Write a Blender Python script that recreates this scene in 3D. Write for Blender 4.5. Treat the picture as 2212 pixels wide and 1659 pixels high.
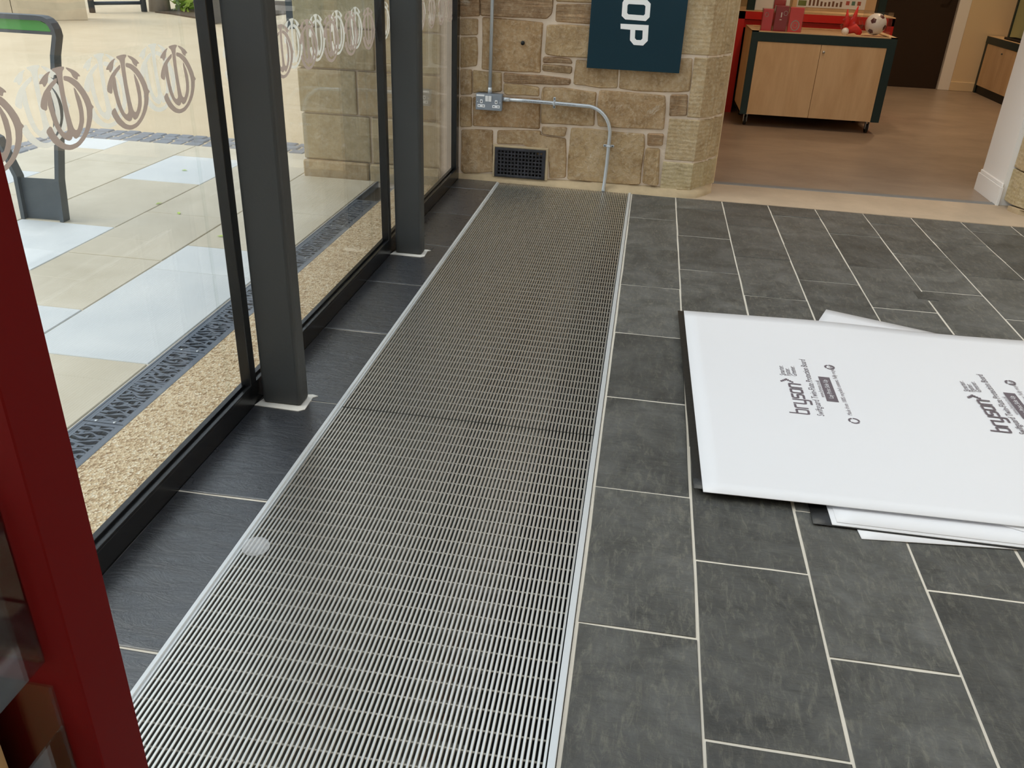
import bpy, bmesh, math, random
from mathutils import Vector, Matrix
for o in list(bpy.data.objects): bpy.data.objects.remove(o)
scene = bpy.context.scene
COL = scene.collection
rnd = random.Random(7)

# ------------------------------------------------------------------ camera
CAM = Vector((0.8108, -4.8412, 1.235))
RR = Vector((0.98677781, 0.15755613, 0.03802121))      # camera right
RD = Vector((0.10631525, -0.45214696, -0.88558466))    # camera down
RF = Vector((-0.12233812, 0.87791753, -0.46291921))    # camera forward
FPX, IW, IH = 1817.42, 2212.0, 1659.0
cam = bpy.data.cameras.new('camera'); camo = bpy.data.objects.new('camera', cam); COL.objects.link(camo)
cam.sensor_width = 36.0; cam.lens = FPX * 36.0 / IW; cam.clip_start = 0.02; cam.clip_end = 200
m = Matrix((( RR.x, -RD.x, -RF.x, CAM.x), (RR.y, -RD.y, -RF.y, CAM.y), (RR.z, -RD.z, -RF.z, CAM.z), (0, 0, 0, 1)))
camo.matrix_world = m
scene.camera = camo

# ------------------------------------------------------------------ sky, lamps, exposure
w = bpy.data.worlds.new('world'); scene.world = w; w.use_nodes = True
bg = w.node_tree.nodes['Background']
bg.inputs[0].default_value = (0.84, 0.91, 1.0, 1); bg.inputs[1].default_value = 1.08
sun = bpy.data.lights.new('sun', 'SUN'); sun.energy = 1.4; sun.angle = 0.6; sun.color = (1, 0.93, 0.82)
suno = bpy.data.objects.new('sun', sun); COL.objects.link(suno)
suno.rotation_euler = (math.radians(40), 0, math.radians(-78))
vs = scene.view_settings
vs.view_transform = 'Standard'; vs.look = 'None'; vs.gamma = 1; vs.use_curve_mapping = False
vs.exposure = 0.40

# ------------------------------------------------------------------ helpers
def ray(px, py): return RR * ((px - IW / 2) / FPX) + RD * ((py - IH / 2) / FPX) + RF
def on_z(px, py, z=0.0):
    d = ray(px, py); return CAM + d * ((z - CAM.z) / d.z)
def on_y(px, py, y):
    d = ray(px, py); return CAM + d * ((y - CAM.y) / d.y)
def on_x(px, py, x):
    d = ray(px, py); return CAM + d * ((x - CAM.x) / d.x)

def wloc(p):
    v = Vector((0, 0, 0))
    while p is not None:
        v += p.location; p = p.parent
    return v
def link(name, me, mat=None, parent=None, loc=None):
    """me is in world coordinates unless loc is given (then it is local to loc)"""
    o = bpy.data.objects.new(name, me); COL.objects.link(o)
    if mat is not None and len(me.materials) == 0: me.materials.append(mat)
    L = Vector(loc) if loc is not None else Vector((0, 0, 0))
    if parent is not None:
        o.parent = parent; o.location = L - wloc(parent)
    else: o.location = L
    return o
def tag(o, label=None, cat=None, group=None, kind=None):
    if label: o['label'] = label
    if cat: o['category'] = cat
    if group: o['group'] = group
    if kind: o['kind'] = kind
    return o
def empty(name, loc, label=None, cat=None, group=None, kind=None):
    o = bpy.data.objects.new(name, None); COL.objects.link(o); o.location = loc; o.empty_display_size = .05
    return tag(o, label, cat, group, kind)
def mesh(verts, faces, smooth=False):
    me = bpy.data.meshes.new('m'); me.from_pydata([tuple(v) for v in verts], [], faces); me.update()
    if smooth:
        for p in me.polygons: p.use_smooth = True
    return me
def bm_mesh(bm, smooth=False):
    bmesh.ops.recalc_face_normals(bm, faces=bm.faces[:])
    me = bpy.data.meshes.new('m'); bm.to_mesh(me); bm.free()
    if smooth:
        for p in me.polygons: p.use_smooth = True
    return me
def add_box(bm, x0, x1, y0, y1, z0, z1, bevel=0.0, seg=1):
    vs_ = [bm.verts.new(v) for v in ((x0,y0,z0),(x1,y0,z0),(x1,y1,z0),(x0,y1,z0),(x0,y0,z1),(x1,y0,z1),(x1,y1,z1),(x0,y1,z1))]
    fs = [bm.faces.new([vs_[i] for i in f]) for f in ((3,2,1,0),(4,5,6,7),(0,1,5,4),(1,2,6,5),(2,3,7,6),(3,0,4,7))]
    if bevel > 0:
        es = list({e for f in fs for e in f.edges})
        bmesh.ops.bevel(bm, geom=es, offset=bevel, segments=seg, affect='EDGES', profile=0.5)
def box(x0, x1, y0, y1, z0, z1, bevel=0.0, seg=1):
    bm = bmesh.new(); add_box(bm, x0, x1, y0, y1, z0, z1, bevel, seg); return bm_mesh(bm)
def add_tube(bm, path, r, n=12, cap=True, squash=None):
    path = [Vector(p) for p in path]; rings = []
    up = Vector((0.13, 0.31, 0.94))
    for i, p in enumerate(path):
        a = path[max(i-1, 0)]; b = path[min(i+1, len(path)-1)]
        t = (b - a).normalized(); u = t.cross(up)
        if u.length < 1e-4: u = t.cross(Vector((1, 0, 0)))
        u.normalize(); v = t.cross(u)
        rr = r[i] if isinstance(r, (list, tuple)) else r
        rings.append([bm.verts.new(p + u * rr * math.cos(2*math.pi*k/n) + v * rr * math.sin(2*math.pi*k/n)) for k in range(n)])
    for A, B in zip(rings, rings[1:]):
        for k in range(n): bm.faces.new((A[k], A[(k+1) % n], B[(k+1) % n], B[k]))
    if cap: bm.faces.new(rings[0][::-1]); bm.faces.new(rings[-1])
def tube(path, r, n=12, smooth=True):
    bm = bmesh.new(); add_tube(bm, path, r, n); return bm_mesh(bm, smooth)
def add_prism(bm, poly, z0, z1):
    """poly [(x,y)] extruded in z"""
    A = [bm.verts.new((x, y, z0)) for x, y in poly]; B = [bm.verts.new((x, y, z1)) for x, y in poly]
    bm.faces.new(A[::-1]); bm.faces.new(B); n = len(poly)
    for i in range(n): bm.faces.new((A[i], A[(i+1) % n], B[(i+1) % n], B[i]))
def prism(poly, z0, z1):
    bm = bmesh.new(); add_prism(bm, poly, z0, z1); return bm_mesh(bm)
def curve_shape(loops, thick, name='shape', off=0.0):
    """flat 2-D outline(s) with holes -> mesh in the xy plane, extruded +-thick/2"""
    cu = bpy.data.curves.new(name, 'CURVE'); cu.dimensions = '2D'; cu.fill_mode = 'BOTH'; cu.extrude = thick / 2; cu.offset = off
    for L in loops:
        s = cu.splines.new('POLY'); s.points.add(len(L) - 1); s.use_cyclic_u = True
        for p, q in zip(s.points, L): p.co = (q[0], q[1], 0, 1)
    o = bpy.data.objects.new(name, cu); COL.objects.link(o)
    dg = bpy.context.evaluated_depsgraph_get(); dg.update()
    me = bpy.data.meshes.new_from_object(o.evaluated_get(dg)); bpy.data.objects.remove(o); bpy.data.curves.remove(cu)
    me.materials.clear(); return me
def text_mesh(body, size, thick=0.0004, width=None, bold=0.0):
    cu = bpy.data.curves.new('t', 'FONT'); cu.body = body; cu.size = size; cu.extrude = thick / 2; cu.offset = bold
    cu.resolution_u = 2
    o = bpy.data.objects.new('t', cu); COL.objects.link(o)
    dg = bpy.context.evaluated_depsgraph_get(); dg.update()
    me = bpy.data.meshes.new_from_object(o.evaluated_get(dg)); bpy.data.objects.remove(o); bpy.data.curves.remove(cu)
    me.materials.clear()
    xs = [v.co.x for v in me.vertices]
    if width and xs:
        k = width / (max(xs) - min(xs)); x0 = min(xs)
        for v in me.vertices: v.co.x = (v.co.x - x0) * k
    return me
def remap(me, fn):
    for v in me.vertices: v.co = fn(v.co)
    me.update(); return me
def join(*mes):
    bm = bmesh.new()
    for me in mes: bm.from_mesh(me)
    return bm_mesh(bm)
def smooth_poly(P, it=1, k=0.22):
    for _ in range(it):
        Q = []
        for i in range(len(P)):
            a, b = P[i], P[(i+1) % len(P)]
            d = math.hypot(b[0]-a[0], b[1]-a[1]); kk = min(k, 0.007 / max(d, 1e-6))
            Q.append((a[0] + (b[0]-a[0])*kk, a[1] + (b[1]-a[1])*kk)); Q.append((a[0] + (b[0]-a[0])*(1-kk), a[1] + (b[1]-a[1])*(1-kk)))
        P = Q
    return P

# ------------------------------------------------------------------ materials
def lin(r, g, b):
    f = lambda c: (c/255/12.92 if c/255 <= .04045 else ((c/255+.055)/1.055)**2.4)
    return (f(r), f(g), f(b), 1)
class NT:
    def __init__(s, name):
        s.m = bpy.data.materials.new(name); s.m.use_nodes = True; s.t = s.m.node_tree; s.n = s.t.nodes
        s.b = s.n['Principled BSDF']; s.out = s.n['Material Output']
    def new(s, typ, **kw):
        q = s.n.new(typ)
        for k, v in kw.items():
            if hasattr(q, k): setattr(q, k, v)
            else: q.inputs[k].default_value = v
        return q
    def lk(s, a, b): s.t.links.new(a, b)
    def pos(s, scale=(1, 1, 1), rot=(0, 0, 0)):
        g = s.new('ShaderNodeNewGeometry'); mp = s.new('ShaderNodeMapping'); mp.inputs['Scale'].default_value = scale; mp.inputs['Rotation'].default_value = rot
        s.lk(g.outputs['Position'], mp.inputs['Vector']); return mp.outputs[0]
    def noise(s, vec, scale, detail=6, rough=.6, dist=0):
        q = s.new('ShaderNodeTexNoise'); q.inputs['Scale'].default_value = scale; q.inputs['Detail'].default_value = detail
        q.inputs['Roughness'].default_value = rough; q.inputs['Distortion'].default_value = dist
        if vec is not None: s.lk(vec, q.inputs['Vector'])
        return q.outputs['Fac']
    def ramp(s, fac, stops):
        q = s.new('ShaderNodeValToRGB'); e = q.color_ramp.elements
        while len(e) < len(stops): e.new(0.5)
        for i, (p, c) in enumerate(stops): e[i].position = p; e[i].color = c
        s.lk(fac, q.inputs[0]); return q.outputs[0]
    def mix(s, fac, a, b, mode='MIX'):
        q = s.new('ShaderNodeMix', data_type='RGBA', blend_type=mode)
        for sock, v in ((q.inputs[0], fac), (q.inputs[6], a), (q.inputs[7], b)):
            if hasattr(v, 'links') or hasattr(v, 'is_linked'): s.lk(v, sock)
            else: sock.default_value = v
        return q.outputs[2]
    def bump(s, h, strength=.3, dist=.01, prev=None):
        q = s.new('ShaderNodeBump'); q.inputs['Strength'].default_value = strength; q.inputs['Distance'].default_value = dist
        s.lk(h, q.inputs['Height'])
        if prev is not None: s.lk(prev, q.inputs['Normal'])
        s.lk(q.outputs[0], s.b.inputs['Normal']); return q.outputs[0]
    def rand(s):
        return s.new('ShaderNodeObjectInfo').outputs['Random']
    def hsv(s, col, val=None, hue=None, sat=None):
        q = s.new('ShaderNodeHueSaturation'); s.lk(col, q.inputs['Color'])
        for k, v in (('Value', val), ('Hue', hue), ('Saturation', sat)):
            if v is None: continue
            if isinstance(v, (int, float)): q.inputs[k].default_value = v
            else: s.lk(v, q.inputs[k])
        return q.outputs[0]
    def mr(s, v, a, b):
        q = s.new('ShaderNodeMapRange'); q.inputs['To Min'].default_value = a; q.inputs['To Max'].default_value = b; s.lk(v, q.inputs['Value']); return q.outputs[0]
    def base(s, c):
        if hasattr(c, 'links'): s.lk(c, s.b.inputs['Base Color'])
        else: s.b.inputs['Base Color'].default_value = c
def simple(name, col, rough=.5, metal=0.0, bump=0, bscale=80, var=0.0, spec=None):
    t = NT(name); t.b.inputs['Roughness'].default_value = rough; t.b.inputs['Metallic'].default_value = metal
    if spec is not None: t.b.inputs['Specular IOR Level'].default_value = spec
    if var > 0:
        n = t.noise(t.pos(), 4, 8, .65); a = tuple(c*(1-var) for c in col[:3]) + (1,); b = tuple(min(1, c*(1+var)) for c in col[:3]) + (1,)
        t.base(t.ramp(n, [(.3, a), (.7, b)]))
    else: t.base(col)
    if bump: t.bump(t.noise(t.pos(), bscale, 4), bump, .004)
    return t.m
M = {}
def slate(name, tint, rough, spec=.5, con=1.0):
    t = NT(name); p = t.pos(); r = t.rand()
    off = t.new('ShaderNodeVectorMath', operation='ADD'); t.lk(p, off.inputs[0])
    cmb = t.new('ShaderNodeCombineXYZ'); t.lk(t.mr(r, 0, 40), cmb.inputs[2]); t.lk(cmb.outputs[0], off.inputs[1]); v = off.outputs[0]
    n = t.noise(v, 5, 9, .68, .6); c = t.ramp(n, [(.34, tuple((1-.5*con)*q for q in tint)+(1,)), (.5, tint+(1,)), (.66, tuple((1+.8*con)*q for q in tint)+(1,))])
    n2 = t.noise(v, 26, 6, .75, 1.2); c = t.mix(t.mr(n2, -.25*con, .55*con), c, tuple(q*2.3 for q in (tint[0]*1.05, tint[1], tint[2]*.85))+(1,))
    if con > .5:
        q5 = t.new('ShaderNodeMapping'); q5.inputs['Rotation'].default_value = (0, 0, .25); q5.inputs['Scale'].default_value = (1, .28, 1); t.lk(v, q5.inputs[0])
        n5 = t.noise(q5.outputs[0], 70, 7, .8, .8); c = t.mix(t.ramp(n5, [(.5, (0,0,0,1)), (.7, (.7,.7,.7,1))]), c, tuple(q*3.0 for q in (tint[0]*1.06, tint[1], tint[2]*.84))+(1,))
    c = t.hsv(c, val=t.mr(r, .75, 1.2)); t.base(c)
    q = t.new('ShaderNodeMapping'); q.inputs['Rotation'].default_value = (0, 0, .6); q.inputs['Scale'].default_value = (1, 3.2, 1); t.lk(v, q.inputs[0])
    n3 = t.noise(q.outputs[0], 9, 8, .7, 1.0)
    b1 = t.bump(n3, .38, .012)
    if con > .5: t.bump(n2, .16, .004, b1)
    t.lk(t.mr(n2, rough-.1, rough+.18), t.b.inputs['Roughness']); t.b.inputs['Specular IOR Level'].default_value = spec
    return t.m
M['slate'] = slate('slate_worn', (.064, .065, .063), .5)
M['slate_dark'] = slate('slate_dark', (.024, .027, .034), .26, 1.0, .35)
_b = M['slate_dark'].node_tree.nodes['Principled BSDF']; _b.inputs['Coat Weight'].default_value = .6; _b.inputs['Coat Roughness'].default_value = .3; _b.inputs['Coat IOR'].default_value = 1.6
def sandstone(name, cols, tool=0.0, bump=.95, layer=0.0):
    t = NT(name); p = t.pos(); r = t.rand()
    cmb = t.new('ShaderNodeCombineXYZ'); t.lk(t.mr(r, 0, 30), cmb.inputs[0]); t.lk(t.mr(r, 0, 17), cmb.inputs[1])
    off = t.new('ShaderNodeVectorMath', operation='ADD'); t.lk(p, off.inputs[0]); t.lk(cmb.outputs[0], off.inputs[1]); v = off.outputs[0]
    n = t.noise(v, 7, 8, .6, .5); c = t.ramp(n, [(.25, cols[0]), (.5, cols[1]), (.78, cols[2])])
    tint = t.ramp(r, [(0, lin(216,182,142)), (.3, lin(255,243,218)), (.55, lin(222,202,178)), (.8, lin(255,240,212)), (1, lin(236,234,208))])
    c = t.mix(.6, c, tint, 'MULTIPLY')
    n2 = t.noise(v, 48, 7, .78); c = t.mix(t.ramp(n2, [(.46, (0,0,0,1)), (.66, (.6,.6,.6,1))]), c, cols[2])
    c = t.mix(t.ramp(t.noise(v, 33, 6, .75, .4), [(.32, (.42,.42,.42,1)), (.46, (0,0,0,1))]), c, tuple(q*.62 for q in cols[0][:3])+(1,))
    # white lime bloom with a shape of its own
    n4 = t.noise(p, 6.5, 10, .75, 1.5); c = t.mix(t.ramp(n4, [(.60, (0,0,0,1)), (.68, (.8,.8,.8,1))]), c, lin(225, 212, 192))
    t.base(c); t.b.inputs['Roughness'].default_value = .88; t.b.inputs['Specular IOR Level'].default_value = .2
    b = t.bump(t.noise(v, 24, 8, .68, .3), bump, .02)
    if tool > 0:
        q = t.new('ShaderNodeTexWave', wave_type='BANDS', bands_direction='Z'); q.inputs['Scale'].default_value = 14; q.inputs['Distortion'].default_value = 5; q.inputs['Detail'].default_value = 3
        t.lk(v, q.inputs[0]); b = t.bump(q.outputs['Fac'], tool, .006, b)
    if layer > 0:
        q = t.new('ShaderNodeMapping'); q.inputs['Scale'].default_value = (1.2, 1.2, 14); t.lk(v, q.inputs[0])
        b = t.bump(t.noise(q.outputs[0], 5, 6, .7, .6), layer, .02, b)
    t.bump(n2, .35, .005, b)
    return t.m
S_COL = (lin(152,126,95), lin(190,166,132), lin(214,194,166))
M['stone'] = sandstone('sandstone_rubble', S_COL)
M['stone_layer'] = sandstone('sandstone_layered', (lin(138,110,84), lin(182,154,124), lin(212,188,158)), 0, .5, 1.0)
M['stone_tool'] = sandstone('sandstone_tooled', (lin(172,154,124), lin(196,180,150), lin(214,200,172)), .2, .4)
M['stone_out'] = sandstone('sandstone_outside', (lin(172,158,130), lin(200,188,160), lin(216,206,182)), 0, .35)
M['block'] = simple('pale_block', lin(214,198,170), .85, 0, .3, 25, .12)
M['mortar'] = simple('lime_mortar', lin(226,208,188), .95, 0, .5, 60, .12)
M['mortar_base'] = simple('mortar_skirt', lin(186,166,134), .95, 0, .6, 40, .22)
M['grout'] = simple('grout', lin(212,205,192), .9, 0, .2, 120, .08)
M['grout_w'] = simple('grout_white', lin(225,222,214), .9, 0, .3, 120, .06)
M['thresh'] = simple('threshold_stone', lin(182,164,142), .7, 0, .15, 30, .12)
t = NT('aluminium_bar'); t.base(lin(236,236,232)); t.b.inputs['Metallic'].default_value = 1; t.b.inputs['Roughness'].default_value = .36; M['alu'] = t.m
M['alu_rail'] = simple('aluminium_rail', lin(222,226,228), .45, .55)
M['trough'] = simple('trough_black', (.012,.011,.012,1), .7)
M['fin'] = simple('heater_fin', lin(190,186,178), .5, .4)
M['copper'] = simple('copper_pipe', lin(150,92,60), .4, 1)
M['frame'] = simple('frame_black', lin(20,21,23), .25)
M['post'] = simple('post_anthracite', lin(58,60,60), .55, 0, .12, 90)
M['gasket'] = simple('gasket', (.006,.006,.006,1), .6)
def glass(name, tint=(1,1,1,1), ior=1.5, rough=0.0):
    t = NT(name); t.n.remove(t.b)
    # the pane is a thin sheet: both of its faces reflect like air-to-glass, so no total internal reflection
    fr = t.new('ShaderNodeFresnel'); ge = t.new('ShaderNodeNewGeometry'); q = t.new('ShaderNodeMapRange')
    q.inputs['To Min'].default_value = ior; q.inputs['To Max'].default_value = 1/ior; t.lk(ge.outputs['Backfacing'], q.inputs['Value']); t.lk(q.outputs[0], fr.inputs['IOR'])
    tr = t.new('ShaderNodeBsdfTransparent'); tr.inputs[0].default_value = tint
    gl = t.new('ShaderNodeBsdfGlossy'); gl.inputs['Roughness'].default_value = rough
    mx = t.new('ShaderNodeMixShader'); t.lk(fr.outputs[0], mx.inputs[0]); t.lk(tr.outputs[0], mx.inputs[1]); t.lk(gl.outputs[0], mx.inputs[2]); t.lk(mx.outputs[0], t.out.inputs[0])
    return t.m
M['glass'] = glass('window_glass', (.985, .995, .99, 1))
M['acrylic'] = glass('clear_acrylic', (.93, .93, .93, 1), 1.49, .05)
def film(name, col, alpha, transl=.5):
    t = NT(name); t.n.remove(t.b)
    d = t.new('ShaderNodeBsdfDiffuse'); d.inputs[0].default_value = col
    s = t.new('ShaderNodeBsdfTranslucent'); s.inputs[0].default_value = col
    a = t.new('ShaderNodeMixShader'); a.inputs[0].default_value = transl; t.lk(d.outputs[0], a.inputs[1]); t.lk(s.outputs[0], a.inputs[2])
    tr = t.new('ShaderNodeBsdfTransparent'); b = t.new('ShaderNodeMixShader'); b.inputs[0].default_value = alpha
    t.lk(tr.outputs[0], b.inputs[1]); t.lk(a.outputs[0], b.inputs[2]); t.lk(b.outputs[0], t.out.inputs[0]); return t.m
M['film_brown'] = film('vinyl_taupe', lin(216,204,197), .95, .5)
M['film_reflection'] = film('emblem_reflection_white', lin(252,250,244), .72, .6)  # white of the emblems' ghost reflection, given as a film colour
M['paint_white'] = simple('white_paint', lin(244,243,241), .5)
M['cream'] = simple('cream_paint', lin(226,206,170), .7)
M['ceil'] = simple('ceiling_white', lin(235,232,226), .8)
M['teal'] = simple('teal_panel', lin(10,47,60), .5, spec=.3)
M['teal_dark'] = simple('teal_frame', lin(12,44,48), .5)
M['letter'] = simple('white_letter', lin(252,252,253), .5)
M['galv'] = simple('galvanised_steel', lin(200,206,212), .36, .6, .05, 200)
M['sock_grey'] = simple('socket_grey', lin(138,146,156), .45, .2)
M['plastic_white'] = simple('white_plastic', lin(240,242,245), .35)
M['black'] = simple('black_hole', (.004,.004,.004,1), .6)
t = NT('black_iron'); n = t.noise(t.pos(), 30, 8, .7, .8); t.base(t.ramp(n, [(.35, lin(26,26,30)), (.66, lin(52,52,60)), (.8, lin(112,112,122))])); t.b.inputs['Roughness'].default_value = .5; t.bump(n, .4, .006); M['iron'] = t.m
M['sheet'] = simple('white_board', lin(228,229,233), .42, 0, .02, 30)
M['sheet_black'] = simple('black_board', lin(22,22,22), .4, 0, .25, 60)
M['ink'] = simple('grey_ink', lin(104,95,102), .6)
M['ink_pale'] = simple('pale_ink', lin(150,142,148), .6)
M['red'] = simple('red_paint', lin(98,4,5), .6, spec=.12)
M['red_shop'] = simple('red_laminate', lin(206,30,24), .45)
M['birch'] = NT('birch_ply'); t = M['birch']; q = t.pos((3, 3, .5)); n = t.noise(q, 3, 8, .6, .5); t.base(t.ramp(n, [(.3, lin(206,172,130)), (.7, lin(228,200,160))])); t.b.inputs['Roughness'].default_value = .5; M['birch'] = t.m
M['rubber'] = simple('rubber_black', (.01,.01,.01,1), .6)
t = NT('vinyl_floor'); n = t.noise(t.pos((1, 1.6, 1)), 2.2, 10, .7, .3); t.base(t.ramp(n, [(.3, lin(138,122,107)), (.7, lin(164,147,130))])); t.b.inputs['Roughness'].default_value = .38; M['vinyl'] = t.m
M['strip'] = simple('edge_strip', lin(135,138,140), .5, .3)
M['door_dark'] = simple('dark_door', lin(42,26,14), .55)
M['pave_cream'] = None
def paving(name, a, b):
    t = NT(name); r = t.rand(); n = t.noise(t.pos(), 3.0, 9, .62, .4); c = t.ramp(n, [(.3, a), (.7, b)]); c = t.hsv(c, val=t.mr(r, .93, 1.06)); t.base(c)
    t.lk(t.mr(n, .3, .75), t.b.inputs['Roughness']); t.bump(t.noise(t.pos(), 60, 5), .1, .003); return t.m
M['pave_cream'] = paving('paving_cream', lin(196,186,164), lin(216,208,190))
M['pave_pale'] = paving('paving_pale', lin(206,212,216), lin(222,226,228))  # bluish pallor: the sky's reflection put into the slab colour
t = NT('resin_gravel'); v = t.new('ShaderNodeTexVoronoi'); v.inputs['Scale'].default_value = 150; t.lk(t.pos(), v.inputs['Vector'])
c = t.ramp(v.outputs['Color'], [(.1, lin(150,120,84)), (.4, lin(206,180,142)), (.7, lin(226,206,172)), (1, lin(246,236,214))]); t.base(c); t.b.inputs['Roughness'].default_value = .7
t.bump(v.outputs['Distance'], .8, .004); M['gravel'] = t.m
t = NT('resin_plaza'); n = t.noise(t.pos(), 1.2, 12, .75); n2 = t.noise(t.pos(), 90, 3, .8); c = t.ramp(n, [(.3, lin(204,186,156)), (.7, lin(222,206,178))]); c = t.mix(t.mr(n2, -.2, .5), c, lin(188,166,132)); t.base(c); t.b.inputs['Roughness'].default_value = .8; M['plaza'] = t.m
M['sett'] = paving('granite_sett', lin(112,118,128), lin(150,154,162))
M['drain'] = simple('drain_iron', lin(96,106,120), .5, .3, .1, 100)
M['rack'] = simple('rack_grey', lin(84,92,98), .5, .2, .1, 60, .12)
M['green'] = simple('green_band', lin(86,168,84), .5)
M['leaf'] = NT('leaf'); t = M['leaf']; r = t.noise(t.pos(), 9, 3); t.base(t.ramp(r, [(.3, lin(150,190,60)), (.7, lin(206,230,110))])); t.b.inputs['Roughness'].default_value = .5; M['leaf'] = t.m
M['soil'] = simple('soil', lin(92,78,64), .95, 0, .6, 30, .3)
M['timber'] = simple('weathered_timber', lin(158,148,136), .8, 0, .2, 40, .15)
M['steel_dark'] = simple('dark_steel', lin(70,78,88), .5, .4)

# ------------------------------------------------------------------ floor: slate tiles in grout
floor = tag(link('floor', join(box(-.27, -.002, -6, .02, -.12, -.0025), box(.779, 5.0, -6, .02, -.12, -.0025)), M['grout']), kind='structure')
def tile_mesh(x0, x1, y0, y1, h, jit=.0012, yslope=None):
    """one slate with wavy edges and a dropped arris; y1 may follow a sloping wall line"""
    pts = []
    def edge(a, b, n):
        for i in range(n):
            f = i / n; pts.append((a[0]+(b[0]-a[0])*f + rnd.uniform(-jit, jit), a[1]+(b[1]-a[1])*f + rnd.uniform(-jit, jit)))
    ya, yb = (y1(x0), y1(x1)) if callable(y1) else (y1, y1)
    edge((x0, y0), (x1, y0), 3); edge((x1, y0), (x1, yb), 3); edge((x1, yb), (x0, ya), 3); edge((x0, ya), (x0, y0), 3)
    cx = sum(p[0] for p in pts)/len(pts); cy = sum(p[1] for p in pts)/len(pts); n = len(pts)
    V = [(x, y, -.006) for x, y in pts] + [(x, y, h - .0012) for x, y in pts] + [(x+(cx-x)*.012, y+(cy-y)*.012, h) for x, y in pts]
    F = [tuple(range(2*n, 3*n))]
    for i in range(n):
        j = (i+1) % n; F += [(i, j, n+j, n+i), (n+i, n+j, 2*n+j, 2*n+i)]
    return mesh(V, F)
wall_line = lambda x: -.030 - .030*(x - .775)
colx = [.783, 1.030, 1.2865, 1.539, 1.793, 2.045, 2.296, 2.552, 2.806, 3.06, 3.314, 3.568, 3.822]
J = .0036
for c in range(len(colx) - 1):
    start = -.5 if c % 2 == 0 else -.246
    ys = [None] + [start - .5025*k for k in range(12)]
    for k in range(len(ys) - 1):
        top = wall_line if ys[k] is None else ys[k] - J
        bot = ys[k+1] + J
        if bot < -5.2: break
        if c == 5 and k == 2:      # the notched slate beside the little make-up piece
            pass
        link('tile', tile_mesh(colx[c] + J, colx[c+1] - J, bot, top, rnd.uniform(-.0006, .0012)), M['slate'], floor)
# little make-up piece of slate set into a joint
link('tile', tile_mesh(2.005, 2.085, -1.365, -1.275, .0022), M['slate'], floor)
lys = [.012, -.197, -.712, -1.227, -1.738, -2.225, -2.744, -3.252, -3.760, -4.27, -4.78]
for a, b in zip(lys, lys[1:]):
    link('tile', tile_mesh(-.236, -.0045, b + .003, a - .003, rnd.uniform(-.0004, .0008)), M['slate_dark'], floor)

# ------------------------------------------------------------------ trench heater with edge rails and grille panels
XL0, XL1, XR0, XR1 = -.0035, .0125, .7625, .7775
th = empty('trench_heater', (.387, -2.6, -.12), 'long sunken trench heater with pale aluminium edge rails in the slate floor', 'heater')
bm = bmesh.new()
add_box(bm, XL0, XR1, -5.6, -.012, -.125, -.118); add_box(bm, XL0, XL0+.003, -5.6, -.012, -.12, -.004); add_box(bm, XR1-.003, XR1, -5.6, -.012, -.12, -.004); add_box(bm, XL0, XR1, -.016, -.012, -.12, -.022)
link('trough', bm_mesh(bm), M['trough'], th)
link('edge_rail', join(box(XL0, XL0+.010, -5.6, -.012, -.02, .0035, .001), box(XL0+.0095, XL1, -5.6, -.012, -.02, -.0005)), M['alu_rail'], th)
link('edge_rail', box(XR0+.001, XR1, -5.6, -.012, -.02, .0035, .001), M['alu_rail'], th)
bm = bmesh.new()
y = -5.5
while y < -.15:
    add_box(bm, .16, .40, y, y+.016, -.085, -.03); add_box(bm, .50, .62, y, y+.016, -.085, -.034); y += .046
o = link('heating_fins', bm_mesh(bm), M['fin'], th); tag(o, kind='stuff')
for x in (.22, .34, .56): link('heating_pipe', tube([(x, -5.5, -.058), (x, -.1, -.058)], .009, 8), M['copper'], th)
NB = 76; PIT = (XR0 - XL1) / NB
def bar_mesh(L):
    hw = .0026; prof = [(-hw, -.018), (-hw, -.0012), (-hw*.6, -.0002), (hw*.6, -.0002), (hw, -.0012), (hw, -.018)]
    n = len(prof); V = [(x, 0, z) for x, z in prof] + [(x, L, z) for x, z in prof]
    return mesh(V, [tuple(range(n)), tuple(range(2*n-1, n-1, -1))] + [(i, i+n, (i+1) % n + n, (i+1) % n) for i in range(n)])
def grille(y0, y1, shift, label):
    g = empty('grille_panel', (.387, (y0+y1)/2, 0), label, 'grille', 'floor grille panels')
    bme = bar_mesh(y1 - y0); bme.materials.append(M['alu'])
    for i in range(NB):
        link('bar', bme, None, g, (XL1 + (i+.5)*PIT + shift, y0, rnd.uniform(-.0002, .0002)))
    rme = tube([(0, 0, 0), (XR0-XL1-.003, 0, 0)], .0021, 6); rme.materials.append(M['fin'])
    k = 0; y = y1 - .03
    while y > y0 + .01:
        link('spacer_rod', rme, None, g, (XL1+.0015, y, -.0075)); y -= .0465
    return g
grille(-2.756, -.020, 0.0, 'far aluminium slotted floor grille panel ending at the stone wall')
grille(-5.50, -2.761, .0008, 'near aluminium slotted floor grille panel in the foreground')

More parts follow.
